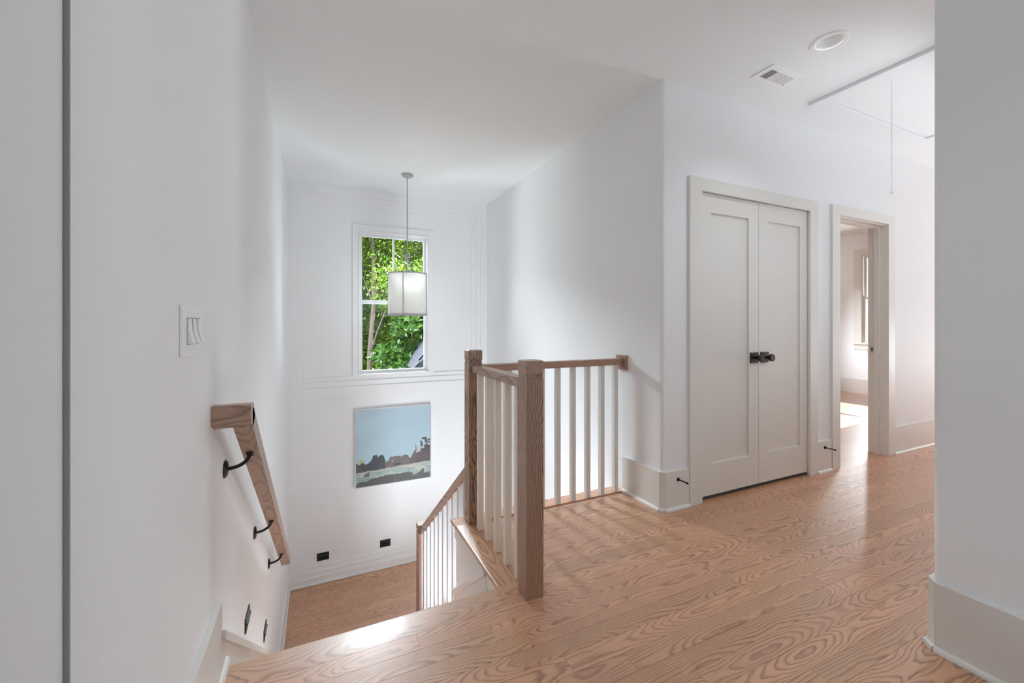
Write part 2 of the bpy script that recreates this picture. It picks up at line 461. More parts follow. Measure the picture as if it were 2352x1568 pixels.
# bedroom floor: planks too small to tell apart
bm = bmesh.new(); yy = 1.70
for i in range(46):
    x = 6.0 if yy + W < YC else (3.875 if yy < YC + T else 3.68)
    xe = 10.2 if yy + W < YC else RX
    if yy > YC - W:
        while x < xe:
            e = min(x + rng.uniform(0.7, 1.5), xe)
            add_box(bm, x + G, e - G, max(yy, YC) + G, min(yy + W, RY) - G, -0.019, 0.0)
            x = e
    yy += W
    if yy > RY - 0.02: break
tag(obj('plank_field', bm, M_FIELD, floor), kind='stuff')
bm = bmesh.new()
for i in range(16):
    yy = YP + i * W
    if yy + W > YC: break
    add_box(bm, 6.0 + G, 10.2, yy + G, yy + W - G, -0.019, 0.0)
tag(obj('plank_field', bm, M_FIELD, floor), kind='stuff')

# ------------------------------------------------------------ baseboards (tall, greige, with a shoe moulding)
BH, BT, ST = 0.25, 0.018, 0.013
def shoe_poly(sgn, base):
    """quarter round in (perpendicular, z)"""
    p = [(base, 0.0), (base, 0.02)]
    for k in range(7):
        a = PI / 2 * (1 - k / 6)
        p.append((base + sgn * ST * math.cos(a), 0.02 * math.sin(a)))
    return p
def baseboard_y(name, x, sgn, y0, y1, label, ch0=0.0, ch1=0.0, h=BH):
    """board on a wall that runs along Y, face towards sgn"""
    a, b = sorted((x, x + sgn * BT))
    o = struct(name, box(a, b, y0, y1, 0.0, h, 0.0015, 1), M_TRIM, label, 'baseboard')
    obj('shoe_moulding', prism(shoe_poly(sgn, x + sgn * BT), 'Y', y0, y1), M_TRIM, o)
    return o
def baseboard_x(name, yw, sgn, x0, x1, label, shoe=True):
    a, b = sorted((yw, yw + sgn * BT))
    o = struct(name, box(x0, x1, a, b, 0.0, BH, 0.0015, 1), M_TRIM, label, 'baseboard')
    if shoe: obj('shoe_moulding', prism(shoe_poly(sgn, yw + sgn * BT), 'X', x0, x1), M_TRIM, o)
    return o
bl = struct('baseboard_left', box(XL, XL + BT, 0.814, 1.685, 0.0, BH, 0.0015, 1), M_TRIM,
            'tall greige baseboard low at the left before the top stair', 'baseboard')
obj('shoe_moulding', prism(shoe_poly(1, XL + BT), 'Y', 0.814, 1.752), M_TRIM, bl)
b2 = baseboard_y('baseboard_right', XR, -1, YC + 0.01, 2.36, 'greige baseboard between the guard rail and the closet wall corner')
# chamfered corner pieces
def chamfer(x, y, sx, sy, parent, cut=0.020):
    q = BT
    cx_, cy_ = x + sx * q, y + sy * q
    pts = [(x - sx * 0.001, y - sy * 0.001), (x - sx * 0.001, y + sy * q * 0.999)] if False else None
    P0 = (x + sx * q, y - sy * cut); P1 = (x - sx * cut, y + sy * q)
    poly = [(x - sx * 0.0, y - sy * cut), P0, P1, (x - sx * cut, y)]
    obj('corner_block', prism(poly, 'Z', 0, BH), M_TRIM, parent)
    k = q + ST
    poly = [P0, (x + sx * k, y - sy * (cut - 0.006)), (x - sx * (cut - 0.006), y + sy * k), P1]
    obj('corner_block', prism(poly, 'Z', 0, 0.017), M_TRIM, parent)
chamfer(XR, YC, -1, -1, b2, 0.012)
b3 = baseboard_x('baseboard_closet', YC, -1, XR + 0.012, 2.192, 'short greige baseboard between the wall corner and closet casing')
baseboard_x('baseboard_middle', YC, -1, 3.588, 3.78, 'narrow greige baseboard between closet and doorway casings')
baseboard_x('baseboard_hall', YC, -1, 4.762, 10.2, 'greige baseboard right of the open doorway', True)
b4 = baseboard_y('baseboard_near', XP, -1, -2.6, YP - 0.012, 'tall greige baseboard on the near wall at the right edge')
chamfer(XP, YP, -1, 1, b4, 0.012)
baseboard_x('baseboard_corridor', YP, 1, XP + 0.012, 10.2, 'greige baseboard of the corridor wall round the corner')
b5 = struct('baseboard_bedroom', box(RX - BT, RX, YC + T, RY, 0, BH, 0.0015, 1), M_TRIM, 'greige baseboard under the bedroom window beyond the doorway', 'baseboard')
# landing baseboards (white)
o = struct('baseboard_landing', box(XL, XL + 0.016, 3.66, YB, LAND, LAND + 0.19, 0.0015, 1), M_WHITE,
           'white baseboard along the left wall of the lower landing', 'baseboard')
obj('shoe_moulding', box(XL + 0.016, XL + 0.029, 3.71, YB, LAND, LAND + 0.018, 0.005, 2), M_WHITE, o)
o = struct('baseboard_back', box(XL, XR, YB - 0.013, YB + 0.001, LAND, LAND + 0.020, 0.005, 2), M_WHITE,
           'white shoe moulding under the panelled window wall', 'baseboard')

# ------------------------------------------------------------ closet doors
def casing(name, x0, x1, xi0, xi1, ztop, zin, label, y=YC, d=0.021):
    r = empty(name, ((x0 + x1) / 2, y, 0), label, 'door casing', kind='structure')
    obj('casing_board', prism([(x0, 0), (xi0, 0), (xi0, zin), (x0, ztop)], 'Y', y - d, y), M_TRIM, r)
    obj('casing_board', prism([(xi1, 0), (x1, 0), (x1, ztop), (xi1, zin)], 'Y', y - d, y), M_TRIM, r)
    obj('casing_board', prism([(x0, ztop), (xi0, zin), (xi1, zin), (x1, ztop)], 'Y', y - d, y), M_TRIM, r)
    return r
c1 = casing('trim_2', 2.194, 3.588, 2.306, 3.488, 2.163, 2.078, 'flat greige casing around the double closet doors')
for (a, b) in ((2.288, 2.306), (3.505, 3.523)):
    obj('jamb', box(a, b, YC, YC + T, 0, 2.083), M_TRIM, c1)
obj('head_jamb', box(2.306, 3.505, YC, YC + T, 2.083, 2.10), M_TRIM, c1)
obj('door_stop', box(2.306, 3.505, YC + 0.050, YC + T, 2.058, 2.083), M_TRIM, c1)
DZ0, DZ1, DY0, DY1 = 0.028, 2.076, YC + 0.002, YC + 0.037
def leaf(name, x0, x1, px0, px1, label, hinge_x, knob_x):
    bm = bmesh.new(); z0, z1 = 0.242, 1.948
    add_box(bm, x0, px0, DY0, DY1, DZ0, DZ1); add_box(bm, px1, x1, DY0, DY1, DZ0, DZ1)
    add_box(bm, px0, px1, DY0, DY1, DZ0, z0); add_box(bm, px0, px1, DY0, DY1, z1, DZ1)
    o = struct(name, bm, M_TRIM, label, 'closet door')
    obj('door_panel', box(px0 - 0.004, px1 + 0.004, DY0 + 0.011, DY1 - 0.008, z0 - 0.004, z1 + 0.004), M_TRIM, o)
    bm = bmesh.new()
    for s in (0, 1): pass
    bm.free()
    for hz in (1.855, 1.104, 0.350):
        bm = bmesh.new()
        if hinge_x < 2.6:
            add_cyl(bm, (hinge_x, YC - 0.006, hz - 0.046), (hinge_x, YC - 0.006, hz + 0.046), 0.0065, n=12)
        else:
            add_cyl(bm, (hinge_x - 0.004, YC - 0.006, hz - 0.046), (hinge_x - 0.004, YC - 0.006, hz + 0.046), 0.0065, n=12)
            add_box(bm, hinge_x - 0.002, hinge_x + 0.012, YC - 0.005, YC + 0.004, hz - 0.046, hz + 0.046)
        obj('hinge', bm, M_BRONZE, o, True)
    kz = 0.947
    pl = obj('knob_plate', box(knob_x - 0.042, knob_x + 0.042, DY0 - 0.010, DY0, kz - 0.038, kz + 0.038, 0.0015, 2), M_BRONZE, o)
    bm = bmesh.new()
    prof = [(0.011, 0.0), (0.011, -0.020), (0.014, -0.026), (0.0225, -0.034), (0.026, -0.040), (0.026, -0.056), (0.0245, -0.0585), (0.0, -0.0585)]
    add_lathe(bm, [(max(r, 0.0004), h) for r, h in prof], (knob_x, DY0 - 0.010, kz), 'Y', 28)
    obj('knob', bm, M_BRONZE, o, True)
    for dz in (0.022, -0.022):
        bm = bmesh.new(); add_cyl(bm, (knob_x, DY0 - 0.0095, kz + dz), (knob_x, DY0 - 0.0135, kz + dz), 0.0035, n=10)
        obj('screw', bm, M_BLACK, pl)
    cx_ = knob_x
    obj('ball_catch', box(cx_ - 0.03, cx_ + 0.03, DY0 - 0.001, DY0 + 0.02, DZ1 + 0.001, DZ1 + 0.0065), M_DARKGAP, o)
    return o
leaf('door_1', 2.309, 2.9035, 2.412, 2.798, 'left leaf of the greige panelled double closet doors', 2.313, 2.851)
leaf('door_2', 2.9065, 3.502, 3.017, 3.394, 'right leaf of the greige panelled double closet doors', 3.502, 2.965)
bm = bmesh.new()
add_box(bm, 2.17, 3.68, YC + 0.75, YC + 0.77, -0.3, CEIL)
add_box(bm, 2.17, 2.287, YC + T, YC + 0.75, -0.3, CEIL)
struct('wall_closet_inside', bm, M_WALL, 'white rear wall inside the closed closet', 'wall')

# ------------------------------------------------------------ open doorway with a pocket door edge
c2 = casing('trim_3', 3.790, 4.762, 3.895, 4.655, 2.169, 2.090, 'flat greige casing around the open bedroom doorway')
obj('jamb', box(3.875, 3.893, YC, YC + T, 0, 2.095), M_TRIM, c2)
obj('jamb', box(4.655, 4.673, YC, YC + T, 0, 2.095), M_TRIM, c2)
obj('head_jamb', box(3.893, 4.655, YC, YC + T, 2.077, 2.095), M_TRIM, c2)
obj('door_stop', box(4.640, 4.655, YC + 0.045, YC + 0.085, 0, 2.077), M_TRIM, c2)
obj('door_stop', box(3.893, 4.640, YC + 0.045, YC + 0.085, 2.062, 2.077), M_TRIM, c2)
st = obj('strike_plate', box(4.6525, 4.655, YC + 0.090, YC + 0.118, 0.925, 0.985, 0.0008, 1), M_NICKEL, c2)
obj('latch_hole', box(4.6515, 4.653, YC + 0.098, YC + 0.110, 0.944, 0.966), M_DARKGAP, st)
# bedroom side casing
o = empty('trim_4', (4.27, YC + T, 0), 'greige casing on the bedroom side of the doorway', 'door casing', kind='structure')
for (a, b, z0, z1) in ((3.79, 3.885, 0, 2.16), (4.663, 4.76, 0, 2.16), (3.885, 4.663, 2.086, 2.16)):
    obj('casing_board', box(a, b, YC + T, YC + T + 0.02, z0, z1), M_TRIM, o)

# spring door stops on the baseboards
def stop(x, z, label):
    r = empty('door_stopper', (x, YC - BT, z), label, 'door stop', 'door stoppers on the baseboards')
    bm = bmesh.new(); add_lathe(bm, [(0.0125, 0.0), (0.0125, -0.003), (0.006, -0.012)], (x, YC - BT, z), 'Y', 18)
    obj('flange', bm, M_BLACK, r, True)
    bm = bmesh.new(); add_cyl(bm, (x, YC - BT - 0.010, z), (x, YC - BT - 0.072, z), 0.0042, n=12)
    obj('rod', bm, M_BLACK, r, True)
    bm = bmesh.new(); add_lathe(bm, [(0.0042, -0.066), (0.0065, -0.068), (0.0065, -0.079), (0.004, -0.082)], (x, YC - BT, z), 'Y', 14)
    obj('tip', bm, M_BLACK, r, True)
stop(2.09, 0.192, 'black door stop on the baseboard left of the closet')
stop(3.685, 0.198, 'black door stop on the baseboard between closet and doorway')

# ------------------------------------------------------------ stair window
def window(name, axis, a0, a1, z0, z1, p, depth, cas, muntin, label, sgn=-1, bottom=None):
    """sash window; axis 'X': wall along X at y=p, room on the -Y side; axis 'Y': wall along Y at x=p, room on the -X side"""
    def B(u0, u1, d0, d1, zz0, zz1, bev=0.0015):
        if axis == 'X': return box(u0, u1, p + d0, p + d1, zz0, zz1, bev, 1)
        return box(p + d0, p + d1, u0, u1, zz0, zz1, bev, 1)
    loc = ((a0 + a1) / 2, p, z0) if axis == 'X' else (p, (a0 + a1) / 2, z0)
    r = empty(name, loc, label, 'window', kind='structure')
    c = cas
    # casing: flat outer band, then a thin bead next to the opening
    for (u0, u1, q0, q1) in ((a0 - c, a0, z0 - 0.02, z1 + c), (a1, a1 + c, z0 - 0.02, z1 + c), (a0, a1, z1, z1 + c)):
        obj('casing', B(u0, u1, -0.018, 0.0, q0, q1), M_WHITE if axis == 'X' else M_TRIM, r)
    mt = M_WHITE if axis == 'X' else M_TRIM
    if axis == 'X':
        obj('casing', B(a0 - c, a1 + c, -0.016, 0.0, bottom, z0 - 0.02), mt, r)
        obj('sill', B(a0 - 0.028, a1 + 0.028, -0.028, 0.02, z0 - 0.022, z0 + 0.004), mt, r)
        for (u0, u1, q0, q1) in ((a0 - 0.012, a0 + 0.004, z0, z1 + 0.012), (a1 - 0.004, a1 + 0.012, z0, z1 + 0.012), (a0, a1, z1 - 0.004, z1 + 0.012)):
            obj('bead', B(u0, u1, -0.026, 0.01, q0, q1, 0.003), mt, r)
    else:
        obj('sill', B(a0 - c - 0.02, a1 + c + 0.02, -0.045, 0.02, z0 - 0.03, z0), mt, r)
        obj('apron', B(a0 - c, a1 + c, -0.016, 0.0, z0 - 0.12, z0 - 0.03), mt, r)
    # lining
    for (u0, u1, q0, q1) in ((a0, a0 + 0.012, z0, z1), (a1 - 0.012, a1, z0, z1), (a0, a1, z1 - 0.012, z1), (a0, a1, z0, z0 + 0.012)):
        obj('lining', B(u0, u1, 0.0, depth, q0, q1, 0), mt, r)
    zm = (z0 + z1) / 2 + 0.012
    s = 0.024; b = 0.012
    def sash(nm, q0, q1, d0, d1, mun, low):
        f = None
        bmz = bmesh.new()
        u0, u1 = a0 + b, a1 - b
        def bb(x0_, x1_, zz0, zz1):
            if axis == 'X': add_box(bmz, x0_, x1_, p + d0, p + d1, zz0, zz1)
            else: add_box(bmz, p + d0, p + d1, x0_, x1_, zz0, zz1)
        bb(u0, u0 + s, q0, q1); bb(u1 - s, u1, q0, q1)
        bb(u0 + s, u1 - s, q0, q0 + (0.045 if not low else 0.030)); bb(u0 + s, u1 - s, q1 - (0.030 if not low else 0.036), q1)
        f = obj(nm, bmz, mt, r)
        dm = (d0 + d1) / 2
        if mun:
            um = (u0 + u1) / 2
            obj('muntin', B(um - 0.011, um + 0.011, d0 + 0.006, d1 - 0.006, q0 + 0.03, q1 - 0.03, 0), mt, f)
            for (g0, g1) in ((u0 + s, um - 0.011), (um + 0.011, u1 - s)):
                obj('pane', B(g0 - 0.003, g1 + 0.003, dm - 0.002, dm + 0.002, q0 + 0.03, q1 - 0.026, 0), M_GLASS, f)
        else:
            obj('pane', B(u0 + s - 0.004, u1 - s + 0.004, dm - 0.002, dm + 0.002, q0 + 0.028, q1 - 0.03, 0), M_GLASS, f)
        return f
    sash('upper_sash', zm - 0.018, z1 - b, depth * 0.55, depth * 0.55 + 0.032, muntin, False)
    sash('lower_sash', z0 + b, zm + 0.018, depth * 0.55 - 0.036, depth * 0.55 - 0.003, False, True)
    return r
window('window_1', 'X', WX0, WX1, WZ0, WZ1, YBI, 0.12, 0.075, True,
       'tall white sash window in the stairwell looking onto green trees', bottom=0.56)
window('window_2', 'Y', 3.02, 3.93, 0.87, 2.36, RX, 0.12, 0.11, False,
       'bright sash window of the bedroom seen through the doorway')

# ------------------------------------------------------------ staircase
stair = empty('staircase', (0.3, NOSE, LAND), 'oak staircase falling from the upper floor to the window landing', 'staircase')
for i in range(9):
    zt = -i * RISE; yr = NOSE - 0.025 + RUN * i
    obj('riser', box(XL + 0.018, 0.732 if i < 3 else 0.88, yr - 0.018, yr, zt - RISE, zt - 0.022), M_WHITE, stair)
    if i > 0:
        obj('tread', box(XL + 0.018, 0.732 if i < 4 else 0.90, yr - RUN - 0.018 + 0.0, yr + 0.025, zt - 0.024, zt, 0.006, 2), M_FLOOR, stair)
# landing with planks
land = obj('landing', box(XL, XR, 3.715, YB, LAND - 0.2, LAND - 0.019), M_WHITE, stair)
lrows = []; y = YB - 0.013
while y > 3.80:
    lrows.append((y - W, y)); y -= W
planks('plank', lrows, lambda a, b: [(XL + 0.029, XR)], LAND - 0.019, LAND, M_FLOOR, land, 0.5, 1.1)
obj('landing_nosing', box(XL + 0.029, XR, 3.71, y, LAND - 0.024, LAND, 0.006, 2), M_FLOOR, stair)
# lower flight, running back under the upper floor
for i in range(9):
    zt = LAND - i * RISE; yr = 3.735 - RUN * i
    obj('riser', box(0.90, XR, yr, yr + 0.018, zt - RISE, zt - 0.022), M_WHITE, stair)
    if i > 0:
        obj('tread', box(0.90, XR, yr - 0.025, yr + RUN + 0.018, zt - 0.024, zt, 0.006, 2), M_FLOOR, stair)
struct('floor_lower', box(XL - T, XR + T, 0.6, YB + 0.2, DEEP - 0.1, DEEP), M_WHITE, 'hidden floor at the foot of the lower stair flight', 'floor')
struct('wall_lower', box(XL - T, XR + T, 1.3, 1.42, DEEP, -0.28), M_WALL, 'hidden white wall under the upper floor behind the stairs', 'wall')
# wall below the ledge on the right of the stairs
fw = struct('wall_stair', box(0.748, 0.90, 1.45, 2.425, DEEP, -0.022), M_WALL, 'white wall below the guard rail ledge beside the stairs', 'wall')
obj('fascia', box(0.738, 0.748, NOSE - 0.02, 2.425, -0.098, -0.022, 0.001, 1), M_WHITE, fw)
# sloped skirt boards with a cap
SL = 0.765
def zsk(y): return 0.168 - SL * (y - 1.668)
def skirt(name, x0, x1, y0, y1, label, m, capx0, capx1, plumb=None):
    lo = 0.34
    poly = [(y0, zsk(y0) - 0.022), (y1, zsk(y1) - 0.022), (y1, zsk(y1) - lo), (y0, max(zsk(y0) - lo, -0.6))]
    o = struct(name, prism(poly, 'X', x0, x1), m, label, 'stair skirt')
    cap = [(y0, zsk(y0)), (y1, zsk(y1)), (y1, zsk(y1) - 0.032), (y0, zsk(y0) - 0.032)]
    obj('cap', prism(cap, 'X', capx0, capx1), m, o)
    return o
skirt('trim_5', XL, XL + 0.017, 1.686, 3.70, 'greige skirt board sloping down the left stair wall', M_TRIM, XL, XL + 0.027)
skirt('trim_6', 0.733, 0.748, 1.90, 2.424, 'white skirt board sloping below the ledge beside the stairs', M_WHITE, 0.724, 0.748)

# ------------------------------------------------------------ newel posts
NW = 0.0845
def newel(x, y, z0, z1, label):
    r = empty('newel_post', (x, y, z0), label, 'newel post')
    h = NW / 2
    obj('shaft', box(x - h, x + h, y - h, y + h, z0, z1 - 0.075, 0.0025, 2), M_POST, r)
    n_ = obj('neck', box(x - h + 0.003, x + h - 0.003, y - h + 0.003, y + h - 0.003, z1 - 0.0755, z1 - 0.058), M_POST, r)
    bm = bmesh.new()
    for k in range(7):
        t = x - h + 0.009 + k * (NW - 0.018) / 6
        add_box(bm, t - 0.003, t + 0.003, y - h + 0.001, y - h + 0.004, z1 - 0.073, z1 - 0.060)
    obj('flute', bm, M_POST, n_)
    obj('cap', box(x - h - 0.001, x + h + 0.001, y - h - 0.001, y + h + 0.001, z1 - 0.0585, z1, 0.006, 3), M_POST, r)
    return r
newel(0.8455, 1.633, 0.0, 1.031, 'nearest square oak newel post with grooved cap on the upper floor')
newel(0.8410, 2.378, 0.0, 1.034, 'square oak newel post at the far corner of the upper guard rail')
newel(0.8430, 3.785, LAND, -0.622, 'oak newel post down on the lower landing')

# ------------------------------------------------------------ guard rails
def baluster(x, y, z0, z1, mat, root):
    return obj('baluster', box(x - 0.016, x + 0.016, y - 0.016, y + 0.016, z0, z1, 0.0012, 1), mat, root)
ga = empty('guard_rail', (0.845, 2.0, 0.0), 'short level oak rail with cream balusters between the two upper newels', 'railing', 'upper guard rails')
obj('handrail', box(0.815, 0.874, 1.675, 2.336, 0.903, 0.947, 0.004, 2), M_RAILY, ga)
for k in range(5):
    baluster(0.845, 1.740 + 0.128 * k + 0.016, 0.0, 0.904, M_CREAM, ga)
gb = empty('guard_rail', (1.43, 2.375, 0.0), 'long level oak rail with balusters running to the wall rosette', 'railing', 'upper guard rails')
obj('handrail', box(0.8838, 1.945, 2.346, 2.404, 0.901, 0.945, 0.004, 2), M_RAILX, gb)
for k in range(9):
    baluster(0.956 + 0.119 * k, 2.379, 0.0, 0.902, M_TRIM, gb)
ro = obj('rosette', box(1.953, XR, 2.322, 2.428, 0.865, 0.968, 0.002, 1), M_POST, gb)
obj('rail_bracket', box(1.940, 1.955, 2.352, 2.398, 0.892, 0.940, 0.003, 1), M_RAILX, ro)
# sloping rail with balusters on the open side of the stair
gs = empty('stair_rail', (0.842, 3.1, -0.9), 'sloping oak stair rail with white balusters down to the landing newel', 'railing')
def zr(y): return -0.162 - 0.745 * (y - 3.09)
sloped('handrail', [(2.421, zr(2.421)), (3.742, zr(3.742)), (3.742, zr(3.742) - 0.056), (2.421, zr(2.421) - 0.056)], 0.745, 0.815, 0.871, M_RAILY, gs)
nb = 0
for k in range(10):
    yb = 2.52 + 0.125 * k
    i = max(1, math.floor((yb + 0.016 - (NOSE - 0.025)) / RUN) + 1)
    zb = -i * RISE
    poly = [(yb - 0.016, zb), (yb + 0.016, zb), (yb + 0.016, zr(yb + 0.016) - 0.055), (yb - 0.016, zr(yb - 0.016) - 0.055)]
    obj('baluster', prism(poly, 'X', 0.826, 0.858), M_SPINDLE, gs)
    fy0, fy1 = yb + 0.016, yb + 0.109
    if fy1 < 3.745:
        obj('fillet', prism([(fy0, zr(fy0) - 0.0555), (fy1, zr(fy1) - 0.0555), (fy1, zr(fy1) - 0.064), (fy0, zr(fy0) - 0.064)], 'X', 0.828, 0.856), M_RAILY, gs)

# ------------------------------------------------------------ wall handrail on black brackets
hr = empty('wall_handrail', (-0.235, 2.5, 0.2), 'square oak handrail on black brackets along the left stair wall', 'handrail')
def zu(y): return 0.703 - 0.768 * (y - 1.83)
y0, y1 = 1.625, 3.56
sloped('rail', [(1.645, zu(1.645)), (y1, zu(y1)), (y1 + 0.038, zu(y1) + 0.049), (1.662, 0.908), (1.645, 0.908)], 0.768, -0.263, -0.207, M_RAILY, hr)
obj('rail_return', prism([(1.612, 0.862), (1.660, 0.842), (1.700, 0.868), (1.700, 0.872), (1.665, 0.922), (1.612, 0.924)], 'X', XL, -0.207), M_RAILX, hr)
for yb, zb in ((1.826, 0.658), (2.580, 0.080), (3.245, -0.432)):
    br = empty('bracket', (XL, yb, zb), None, None)
    br.parent = hr; br.location = Vector((XL, yb, zb)) - WORLD[hr.name]
    bm = bmesh.new()
    add_lathe(bm, [(0.033, 0.0), (0.033, 0.003), (0.026, 0.009), (0.012, 0.012)], (XL, yb, zb), 'X', 24)
    obj('wall_plate', bm, M_BLACK, br, True)
    bm = bmesh.new()
    zt = zu(yb)
    p = []
    for k in range(11):
        a = k / 10 * PI / 2
        p.append((XL + 0.010 + 0.068 * math.sin(a), yb, zb + (zt - 0.002 - zb) * (1 - math.cos(a))))
    add_tube(bm, p, 0.0068, 12)
    obj('arm', bm, M_BLACK, br, True)
    bm = box(-0.262 + 0.012, -0.228, yb - 0.016, yb + 0.016, zt - 0.006, zt + 0.003, 0.001, 1)
    obj('saddle', bm, M_BLACK, br, rot=(-math.atan(0.768), 0, 0))

# ------------------------------------------------------------ switch plate, step lights, outlet
M_SWGAP = paint('switch_shadow_gap', (0.42, 0.42, 0.42), 0.6, 0.02, 0)
sw = empty('light_switch', (XL, 1.375, 1.17), 'white triple rocker switch plate on the left wall', 'light switch')
SY0, SY1, SZ0, SZ1 = 1.283, 1.474, 1.106, 1.237
obj('plate', box(XL, XL + 0.008, SY0, SY1, SZ0, SZ1, 0.0035, 2), M_PLASTIC, sw)
for k in range(3):
    yc = SY0 + 0.0955 + (k - 1) * 0.046
    fr = obj('rocker_frame', box(XL + 0.0079, XL + 0.0092, yc - 0.0185, yc + 0.0185, 1.136, 1.207), M_SWGAP, sw)
    poly = [(XL + 0.0085, 1.139), (XL + 0.0215, 1.139), (XL + 0.0125, 1.172), (XL + 0.0110, 1.204), (XL + 0.0085, 1.204)]
    obj('rocker', prism(poly, 'Y', yc - 0.0145, yc + 0.0145), M_PLASTIC, sw)
    for zz in (1.123, 1.220):
        bm = bmesh.new(); add_cyl(bm, (XL + 0.0075, yc, zz), (XL + 0.0088, yc, zz), 0.003, n=12)
        obj('screw', bm, M_PLASTIC, sw)
def step_light_x(y0, z0, label):
    r = empty('step_light', (XL, y0, z0), label, 'step light', 'black step lights on the left wall')
    w, h = 0.060, 0.034
    bm = bmesh.new()
    add_box(bm, XL, XL + 0.006, y0 - w, y0 + w, z0 + 0.006, z0 + h); add_box(bm, XL, XL + 0.006, y0 - w, y0 + w, z0 - h, z0 - 0.014)
    add_box(bm, XL, XL + 0.006, y0 - w, y0 - w + 0.014, z0 - 0.014, z0 + 0.006); add_box(bm, XL, XL + 0.006, y0 + w - 0.014, y0 + w, z0 - 0.014, z0 + 0.006)
    obj('face_plate', bm, M_BLACKGLOSS, r)
    obj('lens', box(XL, XL + 0.002, y0 - w + 0.014, y0 + w - 0.014, z0 - 0.014, z0 + 0.006), M_PLASTIC, r)
    obj('hood', prism([(XL + 0.006, z0 + 0.012), (XL + 0.013, z0 + 0.002), (XL + 0.006, z0 + 0.003)], 'Y', y0 - w + 0.01, y0 + w - 0.01), M_BLACKGLOSS, r)
step_light_x(2.330, -0.216, 'black louvred step light low on the left wall, nearer the top stair')
step_light_x(3.035, -0.745, 'black louvred step light low on the left wall, nearer the landing')
r = empty('step_light', (0.029, YBI, -1.405), 'black step light plate low on the panelled window wall', 'step light')
bm = bmesh.new(); x0, x1, z0, z1 = -0.032, 0.091, -1.446, -1.362; yf = YBI - 0.006
add_box(bm, x0, x1, yf, YBI, -1.392, z1); add_box(bm, x0, x1, yf, YBI, z0, -1.412)
add_box(bm, x0, x0 + 0.016, yf, YBI, -1.412, -1.392); add_box(bm, x1 - 0.016, x1, yf, YBI, -1.412, -1.392)
obj('face_plate', bm, M_BLACKGLOSS, r)
obj('lens', box(x0 + 0.016, x1 - 0.016, YBI - 0.002, YBI, -1.412, -1.392), M_DARKGAP, r)
obj('hood', prism([(yf, -1.386), (yf - 0.008, -1.400), (yf, -1.396)], 'X', x0 + 0.012, x1 - 0.012), M_BLACKGLOSS, r)
r = empty('wall_outlet', (0.70, YBI, -1.405), 'black electrical outlet plate low on the panelled window wall', 'outlet')
x0, x1 = 0.641, 0.762
obj('face_plate', box(x0, x1, yf, YBI, z0, z1, 0.002, 2), M_BLACK, r)
for xc in (0.681, 0.722):
    s = obj('socket', box(xc - 0.016, xc + 0.016, yf - 0.0025, yf, -1.421, -1.387, 0.004, 2), M_BLACKGLOSS, r)
    for dz in (-0.006, 0.006):
        obj('slot', box(xc - 0.004, xc + 0.004, yf - 0.003, yf - 0.002, -1.405 + dz - 0.001, -1.405 + dz + 0.001), M_DARKGAP, s)

